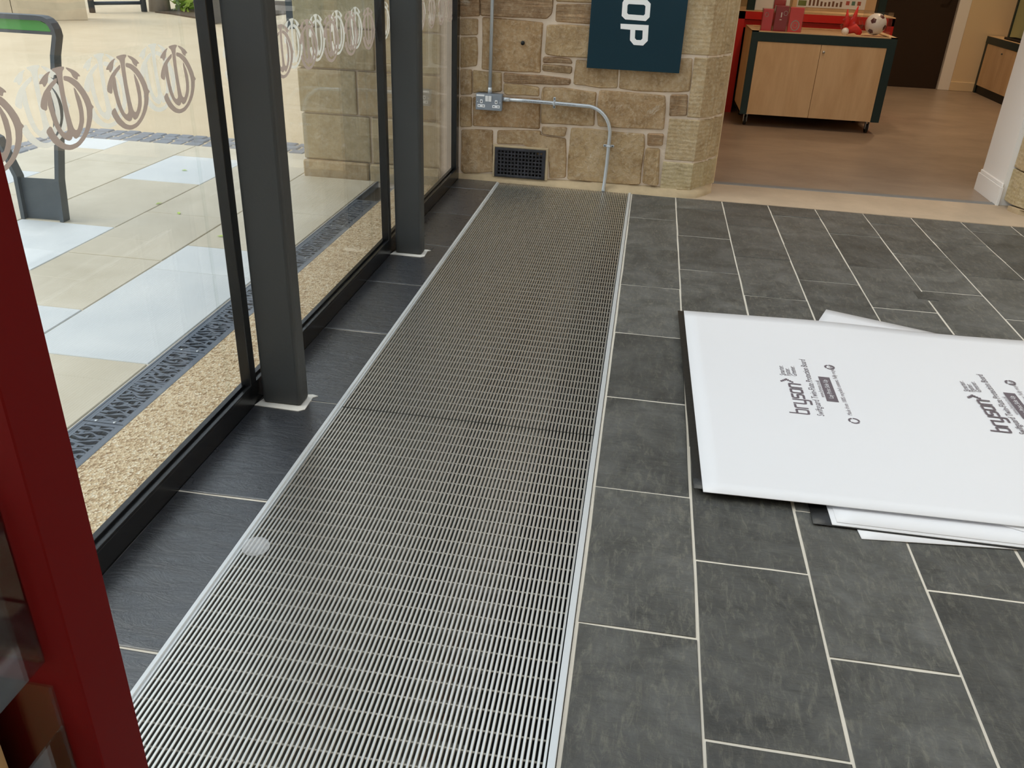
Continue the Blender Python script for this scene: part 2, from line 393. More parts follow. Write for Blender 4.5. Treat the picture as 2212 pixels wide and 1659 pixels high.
# ------------------------------------------------------------------ back stone wall
YW = .025
c3 = lambda x, y: (960 + x/3.456, y/3.456)
wall = tag(link('wall_back', join(box(-.27, 1.10, YW+.003, .36, -.1, 3.2), box(-1.17, -.27, .035, .36, -.1, 3.2)), M['mortar']), kind='structure')
def stone_from(poly, h, mat, px=True, inset=.006):
    P = [(lambda q: (q.x, q.z))(on_y(*c3(*p), YW)) for p in poly] if px else poly
    c0x = sum(p[0] for p in P)/len(P); c0z = sum(p[1] for p in P)/len(P)
    Q = []
    for i in range(len(P)):                      # rough, broken edges
        a, b = P[i], P[(i+1) % len(P)]; d = math.hypot(b[0]-a[0], b[1]-a[1]); Q.append(a)
        if d > .11: Q.append(((a[0]+b[0])/2 + rnd.uniform(-.004, .004), (a[1]+b[1])/2 + rnd.uniform(-.004, .004)))
    P = [(x + .0035*(1 if x > c0x else -1), z + .003*(1 if z > c0z else -1)) for x, z in Q]
    P = smooth_poly(P, 1)
    cx = sum(p[0] for p in P)/len(P); cz = sum(p[1] for p in P)/len(P); n = len(P)
    # inward inset along averaged edge normals
    area = sum(P[i][0]*P[(i+1) % n][1] - P[(i+1) % n][0]*P[i][1] for i in range(n)); sg = 1 if area > 0 else -1
    I = []
    for i in range(n):
        a, b, c = P[i-1], P[i], P[(i+1) % n]
        d1 = Vector((b[0]-a[0], b[1]-a[1])); d2 = Vector((c[0]-b[0], c[1]-b[1]))
        if d1.length < 1e-6 or d2.length < 1e-6: I.append(b); continue
        d1.normalize(); d2.normalize(); nn = Vector((-(d1.y+d2.y), d1.x+d2.x))*sg
        if nn.length < 1e-6: nn = Vector((cx-b[0], cz-b[1]))
        nn.normalize(); I.append((b[0]+nn.x*inset, b[1]+nn.y*inset))
    V = [(x, YW+.03, z) for x, z in P] + [(x, YW+.004+rnd.uniform(-.002, .002), z) for x, z in P] + [(x, YW-h+rnd.uniform(-.003, .003), z) for x, z in I]
    F = []
    for i in range(n):
        j = (i+1) % n; F += [(i, j, n+j, n+i), (n+i, n+j, 2*n+j, 2*n+i)]
    bm = bmesh.new(); vv = [bm.verts.new(v) for v in V]
    for f in F: bm.faces.new([vv[i] for i in f])
    cap = bm.faces.new([vv[i] for i in range(2*n, 3*n)]); bmesh.ops.triangulate(bm, faces=[cap])
    return bm_mesh(bm)
R_, L_, T_ = 'stone', 'stone_layer', 'stone_tool'
STONES = [
 ([(118,-90),(262,-90),(262,118),(118,122)], L_), ([(274,-90),(812,-90),(808,50),(800,100),(760,138),(500,128),(274,116)], L_),
 ([(838,30),(1250,45),(1250,190),(832,158)], L_), ([(835,-90),(1250,-90),(1250,18),(835,8)], R_),
 ([(120,140),(248,142),(246,258),(120,262)], R_), ([(120,282),(240,278),(248,400),(238,490),(120,502)], R_),
 ([(285,132),(430,140),(735,172),(728,250),(715,542),(560,537),(280,515)], R_),
 ([(768,190),(900,187),(1250,218),(1250,440),(960,424),(770,406),(753,390)], R_),
 ([(742,427),(940,442),(955,474),(737,468)], L_), ([(735,482),(952,500),(945,547),(735,526)], L_),
 ([(445,543),(720,563),(943,592),(935,630),(700,626),(445,612)], L_),
 ([(985,448),(1298,462),(1290,655),(1150,655),(967,628)], R_),
 ([(1316,450),(1780,440),(1848,436),(1830,676),(1640,686),(1440,678),(1305,658)], R_),
 ([(215,525),(425,542),(425,680),(365,686),(215,692)], R_), ([(120,520),(205,522),(205,702),(120,705)], R_),
 ([(120,722),(205,725),(205,942),(120,945)], R_), ([(445,624),(705,652),(705,716),(470,706),(445,690)], R_),
 ([(215,730),(430,722),(715,738),(708,962),(440,947),(215,937)], R_),
 ([(740,652),(900,657),(1135,692),(1117,935),(950,930),(722,920),(727,700)], R_),
 ([(1160,677),(1400,692),(1645,717),(1650,800),(1635,965),(1500,960),(1150,940),(1142,850)], R_),
 ([(1690,710),(1815,707),(1805,862),(1680,865)], L_), ([(1520,997),(1635,1002),(1625,1085),(1518,1085)], L_),
 ([(1510,1107),(1605,1112),(1595,1375),(1560,1387),(1480,1362),(1490,1200)], R_),
 ([(950,957),(1130,967),(1490,1002),(1493,1100),(1460,1372),(1280,1372),(922,1337),(927,1150)], R_),
 ([(730,947),(913,952),(898,1018),(730,998)], R_),
 ([(400,977),(715,977),(718,1012),(905,1034),(903,1322),(780,1332),(768,1092),(392,1078)], R_),
 ([(130,972),(360,972),(358,1100),(372,1280),(150,1292),(125,1270)], R_)]
for poly, mk in STONES:
    link('stone', stone_from(poly, rnd.uniform(.004, .012), M[mk]), M[mk], wall)
# courses above the frame
z = 1.045
while z < 2.95:
    hh = rnd.uniform(.13, .24); x = -.24
    while x < .95:
        ww = rnd.uniform(.2, .48); x1 = min(x+ww, .96)
        if .96 - x1 < .12: x1 = .96
        link('stone', stone_from([(x, z), (x1, z), (x1, z+hh), (x, z+hh)], rnd.uniform(.004, .012), None, False), M[rnd.choice([R_, R_, L_])], wall)
        x = x1 + .014
    z += hh + .015
# dressed jamb stones with a moulded, splayed edge
PROF = [(1.110, 0), (1.158, .062), (1.172, .070), (1.180, .092), (1.190, .100), (1.197, .118), (1.192, .136), (1.205, .150), (1.222, .160), (1.244, .205), (1.250, .25), (1.256, .335)]
def jamb_block(xl, z0, z1, mirror=None, face=0.0, mat='stone_tool'):
    P = [(xl, YW+.02), (xl, YW-face), (1.106, YW-face)] + [(x, YW+y) for x, y in PROF] + [(xl, .36)]
    if mirror is not None: P = [(mirror - x, y) for x, y in P][::-1]
    bm = bmesh.new(); add_prism(bm, P, z0, z1)
    es = [e for e in bm.edges if abs(e.verts[0].co.z - e.verts[1].co.z) < 1e-6]
    bmesh.ops.bevel(bm, geom=es, offset=.004, segments=1, affect='EDGES'); me = bm_mesh(bm); me.materials.append(M[mat]); return me
zj = [.0, on_y(1504, 351.6, YW).z, on_y(1514, 257.5, YW).z, on_y(1535.8, 123, YW).z, 1.25, 1.62, 2.0, 2.35, 2.95]
xlj = [on_y(*c3(1622, 1300), YW).x, on_y(*c3(1660, 1050), YW).x, on_y(*c3(1838, 660), YW).x, on_y(*c3(1790, 200), YW).x, .99, .93, .98, .92]
g = .0065
for i, xl in enumerate(xlj):
    lo = zj[i] + (g if i else .03)
    link('stone', jamb_block(xl, lo, zj[i+1] - g, None, rnd.uniform(.002, .006)), None, wall)
link('mortar_core', prism([(.98, YW+.012), (1.11, YW+.006)] + [(x-.004, YW+y+.004) for x, y in PROF] + [(.98, .36)], -.05, 2.95), M['mortar'], wall)
# mortar skirt at the foot of the wall
bm = bmesh.new(); A = []; 
sk = [(-.24, .012, .028), (-.03, .004, .032), (.3, -.006, .022), (.6, -.02, .03), (.778, -.026, .028), (1.03, -.03, .03), (1.14, -.028, .032), (1.2, .06, .03), (1.235, .13, .02)]
rows = []
for i, (x, y, h) in enumerate(sk):
    yb = YW+.012 if x < 1.12 else YW + .2
    rows.append([bm.verts.new(p) for p in ((x, y, -.003), (x, y+.006, h*.45), (x, max(y+.016, YW-.010) if x < 1.12 else y+.02, h), (x, yb, h+.02), (x, yb, -.003))])
for a, b in zip(rows, rows[1:]):
    for k in range(4): bm.faces.new((a[k], b[k], b[k+1], a[k+1]))
link('mortar_skirt', bm_mesh(bm, True), M['mortar_base'], wall)
# drilled hole in the big square stone
p = on_y(1129, 93, YW-.014); link('drill_hole', tube([(p.x, YW-.0135, p.z), (p.x, YW+.01, p.z)], .011, 14), M['black'], wall)
# outside face of the same building, seen through the glass
z = -.01; hs = [.10, .27, .25, .22, .3, .26, .3, .28, .3, .3]; r = 0
for hh in hs:
    x = -1.19 + (.005 if r % 2 else 0)
    while x < -.36:
        ww = rnd.uniform(.30, .5) if r else .41; x1 = min(x+ww, -.345)
        if -.345 - x1 < .12: x1 = -.345
        if r == 0: me = box(x+.004, x1-.002, -.005, .2, -.06, .045, .008)
        else: me = box(x + (.004 if x > -1.18 else 0), x1-.003, .018 + rnd.uniform(-.004, .004), .2, z+.004, z+hh-.004, .008, 2)
        link('stone', me, M['stone_out'], wall); x = x1 + .004
    z += hh if r else .055; r += 1

# doorway to the shop: right jamb, threshold, edge strip
MIR = 4.165
wall_r = tag(link('wall_right_of_doorway', box(MIR-1.10, 5.0, YW+.012, .36, -.1, 3.2), M['mortar']), kind='structure')
zz = [.03, .22, .46, .75, 1.02, 1.4, 1.8, 2.2, 2.6, 2.95]
for i in range(len(zz)-1):
    link('stone', jamb_block([.96, 1.02][i % 2], zz[i]+.004, zz[i+1]-.004, MIR, .004), None, wall_r)
link('mortar_skirt', prism([(MIR-x+(-.014 if x > 1.11 else 0), YW+y-.016) for x, y in PROF[:-1]] + [(MIR-.98, YW-.02), (MIR-.98, .2), (MIR-1.2, .2)], -.003, .028), M['mortar_base'], wall_r)
z = .02
while z < 2.9:
    hh = rnd.uniform(.18, .3); x = MIR-.97
    while x < 4.9:
        x1 = min(x+rnd.uniform(.25, .5), 4.98); link('stone', stone_from([(x, z), (x1, z), (x1, z+hh), (x, z+hh)], .008, None, False), M['stone'], wall_r); x = x1+.014
    z += hh+.015
head = tag(link('wall_over_doorway', box(1.0, MIR-1.0, YW, .36, 2.3, 3.2), M['stone_tool']), kind='structure')
ths = tag(link('threshold_floor', prism([(1.10, wall_line(1.10)+.006)] + [(x, wall_line(x)+.006) for x in (1.3, 1.6, 2.0, 2.4, 2.8, 3.2)] + [(3.2, .362), (1.10, .362)], -.05, .0015), M['thresh']), kind='structure')
tag(link('trim_1', box(1.25, 2.882, .358, .412, -.01, .0045, .002), M['strip']), kind='structure')
tag(link('wall_reveal', box(2.882, 3.2, .362, .72, 0, 3.0), M['paint_white']), kind='structure')
bm = bmesh.new(); add_box(bm, 2.868, 2.884, .346, .735, .0, .105, .001); add_box(bm, 2.874, 2.884, .352, .729, .105, .127, .004)
tag(link('baseboard_right', bm_mesh(bm), M['paint_white']), kind='structure')

# ------------------------------------------------------------------ glazed wall: sill, mullions, panes
XG = -.266
bm = bmesh.new(); add_box(bm, -.276, -.2365, -6, .02, -.06, .060, .002); add_box(bm, -.2445, -.2365, -6, .02, .058, .067, .001); add_box(bm, -.276, -.2595, -6, .02, .058, .0675, .001)
tag(link('trim_2', bm_mesh(bm), M['frame']), kind='structure')
MULL = [(-2.812, -2.776), (-1.409, -1.371), (-.045, .018), (-4.24, -4.19), (-5.66, -5.61)]
for i, (a, b) in enumerate(MULL):
    bm = bmesh.new(); add_box(bm, -.269, -.2375, a, b, .055, 2.72, .0015)
    tag(link('trim_%d' % (i+3), bm_mesh(bm), M['frame']), kind='structure')
tag(link('trim_8', box(-.33, -.2365, -6, .02, 2.70, 2.80), M['frame']), kind='structure')
# emblem traced from the photograph onto the glass plane, centred
cE = lambda x, y: on_x(60 + x/5.8211, 80 + y/5.8211, XG)
EMB = [
 [(1615,525),(1620,450),(1645,365),(1690,290),(1750,222),(1752,262),(1712,315),(1682,385),(1668,460),(1665,558)],
 [(1812,205),(1870,220),(1930,270),(1985,360),(2025,450),(2042,515),(2060,540),(2046,556),(2045,650),(2025,760),(1985,860),(1930,940),(1860,975),(1790,960),(1720,900),(1680,830),(1655,770),(1693,715),(1720,790),(1760,860),(1810,915),(1860,930),(1915,905),(1960,840),(1990,760),(2005,660),(2003,560),(1985,480),(1950,390),(1900,310),(1850,260),(1812,245)],
 [(1692,368),(1672,480),(1690,560),(1720,690),(1760,790),(1800,850),(1845,878),(1868,860),(1874,822),(1900,862),(1930,840),(1960,760),(1975,680),(1970,570),(1950,450),(1895,320),(1905,400),(1925,500),(1940,600),(1940,690),(1920,775),(1897,775),(1880,740),(1850,600),(1820,420),(1800,240),(1800,150),(1815,128),(1815,112),(1780,110),(1715,130),(1720,145),(1745,165),(1760,215),(1770,300),(1795,480),(1830,700),(1838,770),(1822,802),(1795,788),(1760,700),(1730,580),(1712,480),(1700,370)],
 [(1698,150),(1680,190),(1676,260),(1648,312),(1635,272),(1608,277),(1612,255),(1650,190)],
 [(1832,118),(1880,140),(1920,170),(1952,212),(1930,210),(1925,250),(1890,215),(1875,170),(1845,140)]]
EC = on_x(375, 172, XG)
loops = [[(cE(x, y).y - EC.y, cE(x, y).z - .926) for x, y in L] for L in EMB]
def chaikin(P):
    Q = []
    for i in range(len(P)):
        a, b = P[i], P[(i+1) % len(P)]
        Q += [(a[0]*.8+b[0]*.2, a[1]*.8+b[1]*.2), (a[0]*.2+b[0]*.8, a[1]*.2+b[1]*.8)]
    return Q
emb = curve_shape([chaikin(L) for L in loops], .0004, 'e', .0008)
remap(emb, lambda c: Vector((c.z, c.x, c.y)))
embw = emb.copy(); emb.materials.append(M['film_brown']); embw.materials.append(M['film_reflection'])
PANES = [(-4.19, -2.812, [-2.934 - .2065*k for k in range(6)]), (-2.776, -1.409, [-1.497 - .2065*k for k in range(6)]), (-1.371, -.045, [-.086 - .2065*k for k in range(6)]), (-5.61, -4.24, [])]
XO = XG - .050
for i, (a, b, ec) in enumerate(PANES):
    wdo = tag(link('window_%d' % (i+1), box(XG-.006, XG, a-.006, b+.006, .064, 2.71), M['glass']), kind='structure')
    link('outer_pane', box(XO-.006, XO, a-.022, b+.022, -.05, 2.71), M['glass'], wdo)
    for y in ec:
        link('emblem', emb, None, wdo, (XG+.0006, y, .926)); link('emblem_reflection', embw, None, wdo, (XO+.0006, y, .926))  # white outer copies are modelled in place of the emblems' reflection
# steel posts standing just inside the glass
def post(y0, label):
    e = empty('steel_post', (-.16, y0+.03, 0), label, 'post', 'steel posts by the glazing')
    link('column', box(-.2195, -.0995, y0, y0+.064, 0, 2.9, .012, 4), M['post'], e)
    for p in e.children[0].data.polygons: p.use_smooth = False
    bm = bmesh.new(); P = [(-.236, y0-.020), (-.10, y0-.026), (-.084, y0-.012), (-.088, y0+.062), (-.076, y0+.074), (-.094, y0+.080), (-.13, y0+.07), (-.13, y0+.03), (-.225, y0+.03)]
    add_prism(bm, P, -.002, .0022); link('mortar_collar', bm_mesh(bm), M['grout_w'], e)
post(-2.789, 'nearer dark grey steel post in front of the glass')
post(-1.380, 'farther dark grey steel post in front of the glass')

# lobby shell beyond the picture: right wall, wall behind, unseen glazed roof added to brighten the interior
tag(link('wall_right', box(5.0, 5.2, -6.2, .36, -.1, 3.2), M['cream']), kind='structure')
tag(link('wall_behind', box(-.34, 5.0, -6.2, -6.0, -.1, 3.2), M['cream']), kind='structure')
for i, y in enumerate([-5.2, -4.0, -2.8, -1.6, -.4]):
    tag(link('ceiling_beam_added', box(-.3, 5.0, y-.04, y+.04, 2.9, 3.05), M['frame']), kind='structure')
tag(link('ceiling_glass_added', box(-.34, 5.0, -6.0, .02, 3.06, 3.07), M['glass']), kind='structure')

# ------------------------------------------------------------------ sign, socket, conduits, vent
ys = YW - .030
def sp(x, y, yy=ys): q = on_y(*c3(x, y), yy); return q
e = empty('shop_sign', (.716, ys+.01, .66), 'dark teal hanging sign panel with white sideways letters on the stone wall', 'sign')
a = on_y(1267, 146, ys); b = on_y(1467, 159, ys)
link('panel', box(a.x, b.x, ys, ys+.014, (a.z+b.z)/2, 1.9, .0008), M['teal'], e)
def letter(loops):
    L = [[(sp(x, y).x, sp(x, y).z) for x, y in lp] for lp in loops]
    return remap(curve_shape(L, .002), lambda c: Vector((c.x, ys - .001 - c.z, c.y)))
link('letter', letter([[(1345,-8),(1515,0),(1540,28),(1532,128),(1503,157),(1350,145),(1323,118),(1330,18)], [(1376,30),(1490,36),(1501,46),(1497,106),(1487,115),(1374,107),(1364,97),(1367,40)]]), M['letter'], e)
link('letter', letter([[(1315,177),(1525,188),(1518,305),(1483,340),(1413,335),(1385,300),(1388,222),(1315,215)], [(1425,224),(1480,227),(1478,288),(1466,300),(1434,298),(1422,285)]]), M['letter'], e)
for x in (a.x+.08, b.x-.08): link('fixing', box(x-.012, x+.012, ys+.014, YW, .72, .76), M['galv'], e)

so = empty('double_socket', (-.06, YW, .448), 'grey metal double plug socket with white inserts on the stone wall', 'socket')
X0, X1, Z0, Z1 = -.133, .013, .405, .491; YF = YW-.048
link('back_box', box(X0, X1, YF+.008, YW+.005, Z0, Z1, .003, 2), M['sock_grey'], so)
fp = link('face_plate', box(X0-.001, X1+.001, YF, YF+.0085, Z0-.001, Z1+.001, .003, 2), M['sock_grey'], so)
link('maker_label', box(X0+.003, X0+.048, YF-.0006, YF, Z1-.013, Z1-.004), M['plastic_white'], so)
for sx in (X0+.031, X1-.031):
    link('earth_insert', box(sx-.007, sx+.007, YF-.0012, YF, .441, .461, .0008), M['plastic_white'], so)
    link('pin_insert', box(sx-.021, sx+.021, YF-.0012, YF, .419, .434, .0008), M['plastic_white'], so)
    for dx, z0, z1, ww in ((0, .446, .455, .0026), (-.012, .4245, .4285, .0045), (.012, .4245, .4285, .0045)):
        link('pin_hole', box(sx+dx-ww, sx+dx+ww, YF-.0016, YF, z0, z1), M['black'], so)
for k, dx in enumerate((-.009, .009)):
    xm = (X0+X1)/2 - .002; bm = bmesh.new(); add_prism(bm, [(xm+dx-.008, 0), (xm+dx+.008, 0), (xm+dx+.008, 1), (xm+dx-.008, 1)], 0, 1); bm.free()
    link('rocker_switch', mesh([(xm+dx-.008, YF, .452), (xm+dx+.008, YF, .452), (xm+dx+.008, YF, .482), (xm+dx-.008, YF, .482), (xm+dx-.008, YF-.002, .452), (xm+dx+.008, YF-.002, .452), (xm+dx+.008, YF-.006, .482), (xm+dx-.008, YF-.006, .482)], [(4,5,6,7),(0,4,7,3),(1,2,6,5),(3,7,6,2),(0,1,5,4)]), M['plastic_white'], so)
for sx in (X0+.009, X1-.009): link('screw', tube([(sx, YF+.001, .448), (sx, YF-.0012, .448)], .0022, 8), M['plastic_white'], so)

YC = YW - .027
cv = empty('conduit_riser', (-.058, YC, .49), 'straight vertical steel conduit rising from the double socket', 'conduit')
link('pipe', tube([(-.0585, YC, .50), (-.056, YC, 1.5), (-.055, YC, 2.8)], .010, 16), M['galv'], cv)
link('coupler', tube([(-.0585, YC, .489), (-.0585, YC, .525)], .0118, 16), M['galv'], cv)
cb = empty('conduit_bend', (.30, YC, .46), 'steel conduit bending from the socket down to the floor grille', 'conduit')
path = [(.013, YC, .4665), (.15, YC, .4655), (.30, YC, .463), (.43, YC, .460)]
R = .145; cxb, czb = .482, .460 - R
for k in range(1, 12):
    an = math.radians(90 - 90*k/11); path.append((cxb + (R)*math.cos(an) , YC, czb + R*math.sin(an) + .000))
path = path[:4] + [(x - 0.0, y, z) for x, y, z in path[4:]]
path += [(.625, YC, .15), (.621, YC-.008, .06), (.619, -.024, .012), (.619, -.026, .001)]
link('pipe', tube(path, .010, 16), M['galv'], cb)
link('coupler', tube([(.014, YC, .4665), (.055, YC, .4662)], .0122, 16), M['galv'], cb)
def saddle(x, z, vert):
    bm = bmesh.new()
    if vert:   # pipe is vertical, lugs to the sides
        add_box(bm, x-.030, x+.030, YW-.019, YW-.0145, z-.007, z+.007, .002); add_box(bm, x-.0115, x+.0115, YC-.0125, YW-.001, z-.006, z+.006, .004, 2)
        pts = ((x-.022, z), (x+.022, z))
    else:
        add_box(bm, x-.007, x+.007, YW-.019, YW-.0145, z-.030, z+.030, .002); add_box(bm, x-.006, x+.006, YC-.0125, YW-.001, z-.0115, z+.0115, .004, 2)
        pts = ((x, z-.022), (x, z+.022))
    s = link('saddle_clip', bm_mesh(bm), M['galv'], cb)
    for q in pts: link('screw', tube([(q[0], YW-.018, q[1]), (q[0], YW-.0215, q[1])], .0035, 8), M['steel_dark'], s)
saddle(.305, .463, False); saddle(.626, .25, True)
tm = text_mesh('DETA TTE BSEN61386 AS EN61', .008, .0002, .165); remap(tm, lambda c: Vector((.128 + c.x, YC - math.sqrt(max(.0101**2-(c.y-.003)**2, 0)) - .0002, .4655 - .012*c.x + c.y - .003))); link('printing', tm, M['ink'], cb)
tm = text_mesh('CLASS 4 2207 001', .008, .0002, .105); remap(tm, lambda c: Vector((.320 + c.x, YC - math.sqrt(max(.0101**2-(c.y-.003)**2, 0)) - .0002, .4627 - .02*c.x + c.y - .003))); link('printing', tm, M['ink'], cb)

YV = YW - .008
ve = empty('air_vent', (.125, YV, .03), 'black painted cast iron air vent low in the stone wall', 'vent')
q = [on_y(1070, 317, YV), on_y(1179, 324, YV), on_y(1177, 388, YV), on_y(1070, 379, YV)]
vx0, vx1, vz0, vz1 = -.022, .272, .030, .198
bm = bmesh.new(); nx, nz = 13, 7; cwx = (vx1-vx0-.03)/nx; cwz = (vz1-vz0-.022)/nz
add_box(bm, vx0, vx0+.015+cwx*.22, YV-.012, YV+.02, vz0, vz1, .003); add_box(bm, vx1-.015-cwx*.22, vx1, YV-.012, YV+.02, vz0, vz1, .003)
add_box(bm, vx0+.01, vx1-.01, YV-.0118, YV+.02, vz0, vz0+.011+cwz*.22, .003); add_box(bm, vx0+.01, vx1-.01, YV-.0118, YV+.02, vz1-.011-cwz*.22, vz1, .003)
link('surround', bm_mesh(bm), M['iron'], ve)
for i in range(1, nx):
    x = vx0+.015+cwx*i; link('upright_bar', box(x-cwx*.21, x+cwx*.21, YV-.009, YV+.012, vz0+.008, vz1-.008, .0015), M['iron'], ve)
for i in range(1, nz):
    zq = vz0+.011+cwz*i; link('cross_bar', box(vx0+.01, vx1-.01, YV-.0085, YV+.012, zq-cwz*.21, zq+cwz*.21, .0015), M['iron'], ve)
link('dark_backing', box(vx0+.005, vx1-.005, YV+.006, YV+.0108, vz0+.004, vz1-.004), M['black'], ve)
bm = bmesh.new(); add_box(bm, vx0-.012, vx0, YV-.007, YV+.02, vz0-.004, vz1+.014, .003); add_box(bm, vx1, vx1+.016, YV-.007, YV+.02, vz0-.004, vz1+.014, .003); add_box(bm, vx0-.012, vx1+.016, YV-.0072, YV+.02, vz1, vz1+.013, .003)
link('mortar_surround', bm_mesh(bm), M['mortar_base'], ve)

# ------------------------------------------------------------------ protective boards
def board(x, y, z, ang, mat, label, L=2.4, Wd=1.206, lift=None):
    """corner (x,y) is the near left one; long side runs +x turned by ang"""
    nx, ny = 48, 24; ca, sa = math.cos(ang), math.sin(ang); V = []; F = []
    for s in (0, 1):
        for j in range(ny+1):
            for i in range(nx+1):
                u, v = L*i/nx, Wd*j/ny; h = z + (.002 if s else 0) + (lift(u, v) if lift else 0)
                V.append((x + u*ca - v*sa, y + u*sa + v*ca, h))
    N = (nx+1)*(ny+1); idx = lambda s, i, j: s*N + j*(nx+1) + i
    for j in range(ny):
        for i in range(nx):
            F.append((idx(1,i,j), idx(1,i+1,j), idx(1,i+1,j+1), idx(1,i,j+1))); F.append((idx(0,i,j+1), idx(0,i+1,j+1), idx(0,i+1,j), idx(0,i,j)))
    for i in range(nx): F += [(idx(0,i,0), idx(0,i+1,0), idx(1,i+1,0), idx(1,i,0)), (idx(1,i,ny), idx(1,i+1,ny), idx(0,i+1,ny), idx(0,i,ny))]
    for j in range(ny): F += [(idx(1,0,j), idx(1,0,j+1), idx(0,0,j+1), idx(0,0,j)), (idx(0,nx,j), idx(0,nx,j+1), idx(1,nx,j+1), idx(1,nx,j))]
    me = mesh(V, F, True); o = link('protection_board', me, M[mat]); return tag(o, label, 'board', 'stack of protection boards')
p = on_z(1862, 1162, .006); q = on_z(2212, 1186, .006)
board(p.x, p.y, .0022, math.atan2(q.y-p.y, q.x-p.x), 'sheet', 'lowest white board, its near edge poking out farthest towards the camera')
p = on_z(1757, 1130, .008); board(p.x, p.y, .0052, .0, 'sheet_black', 'black board whose near corner shows under the white stack')
p = on_z(1798, 1132, .011); board(p.x, p.y, .0080, .004, 'sheet', 'white board lying directly on the black corner, low in the stack')
p = on_z(1808, 1126, .014); board(p.x, p.y, .0108, .002, 'sheet', 'white board second below the printed one, its near edge just showing')
p = on_z(1785, 667, .018); q = on_z(2010, 716, .018); an = math.atan2(q.y-p.y, q.x-p.x)
board(p.x + 1.206*math.sin(an), p.y - 1.206*math.cos(an), .0136, an, 'sheet', 'turned white board with one corner jutting out on the doorway side')
p0 = on_z(1499, 1060, .018); board(p0.x, p0.y + .012, .0164, math.radians(1.04), 'sheet_black', 'black board showing as a strip along the left of the printed one', lift=lambda u, v: .0)
P1 = on_z(1519, 1062, .022); P2 = on_z(1477, 676, .022)
a1 = math.atan2(P2.y-P1.y, P2.x-P1.x) - math.pi/2
lift = lambda u, v: .014*math.exp(-((u-.58)/.33)**2)*max(0, (v-.75)/.45)**2 + .004*math.sin(u*5+1)*max(0, (v-.9)/.3)**2 + .0012*math.sin(3.1*u+2*v)
top = board(P1.x, P1.y, .0205, a1, 'sheet', 'topmost white protection board printed with grey lettering', lift=lift)
# printing: letters run away from the camera (+y), their tops point left (-x)
ZP = .0238
def put(me, px, py, mat, ref=(0, 0)):
    o = on_z(px, py, ZP)
    remap(me, lambda c: Vector((o.x - c.y + ref[0], o.y + c.x + ref[1], ZP + c.z))); return link('printing', me, M[mat], top)
def stroke(paths, wd):
    mes = []
    for P in paths:
        for a, b in zip(P, P[1:]):
            d = Vector((b[0]-a[0], b[1]-a[1])); 
            if d.length < 1e-6: continue
            d.normalize(); n = Vector((-d.y, d.x))*wd/2; e = d*wd/2*.98
            A = Vector(a)-e; B = Vector(b)+e
            zq = len(mes)*2e-5; mes.append(mesh([(A.x+n.x, A.y+n.y, zq), (A.x-n.x, A.y-n.y, zq), (B.x-n.x, B.y-n.y, zq), (B.x+n.x, B.y+n.y, zq)], [(0, 1, 2, 3)]))
    bm = bmesh.new()
    for me in mes: bm.from_mesh(me); bpy.data.meshes.remove(me)
    return bm_mesh(bm)
def rounded(P, r=.18):
    Q = []
    for i, p in enumerate(P):
        if i == 0 or i == len(P)-1: Q.append(p); continue
        a, b = P[i-1], P[i+1]; la = math.hypot(a[0]-p[0], a[1]-p[1]); lb = math.hypot(b[0]-p[0], b[1]-p[1])
        ra, rb = min(r/la, .5), min(r/lb, .5)
        A = (p[0]+(a[0]-p[0])*ra, p[1]+(a[1]-p[1])*ra); B = (p[0]+(b[0]-p[0])*rb, p[1]+(b[1]-p[1])*rb)
        Mi = ((A[0]+B[0])/4+p[0]/2, (A[1]+B[1])/4+p[1]/2); Q += [A, Mi, B]
    return Q
GL = {'b': [[(0,1.6),(0,0),(.8,0),(.8,1),(0,1)]], 'r': [[(0,0),(0,1),(.6,1)]], 'y': [[(0,1),(0,0),(.8,0)], [(.8,1),(.8,-.5),(.05,-.5)]],
      's': [[(.75,1),(0,1),(0,.52),(.75,.52),(.75,0),(0,0)]], 'o': [[(.4,0),(0,0),(0,1),(.8,1),(.8,0),(.4,0)]], 'n': [[(0,0),(0,1),(.8,1),(.8,0)]]}
def wordmark(total, h):
    x = 0; P = []
    adv = {'b': 1.14, 'r': .92, 'y': 1.14, 's': 1.08, 'o': 1.14, 'n': .8}
    W_ = sum(adv[c] for c in 'bryson'); sx = total / W_
    for c in 'bryson':
        for L in GL[c]: P.append([((x+q[0])*sx, q[1]*h) for q in rounded(L)])
        x += adv[c]
    return stroke(P, h*.21)
def recycle(r):
    P = []
    for k in range(3):
        a0 = 2*math.pi*k/3 + .5
        L = [(r*math.cos(a0+t*1.5/5), r*math.sin(a0+t*1.5/5)) for t in range(6)]; P.append(L)
    return stroke(P, r*.42)
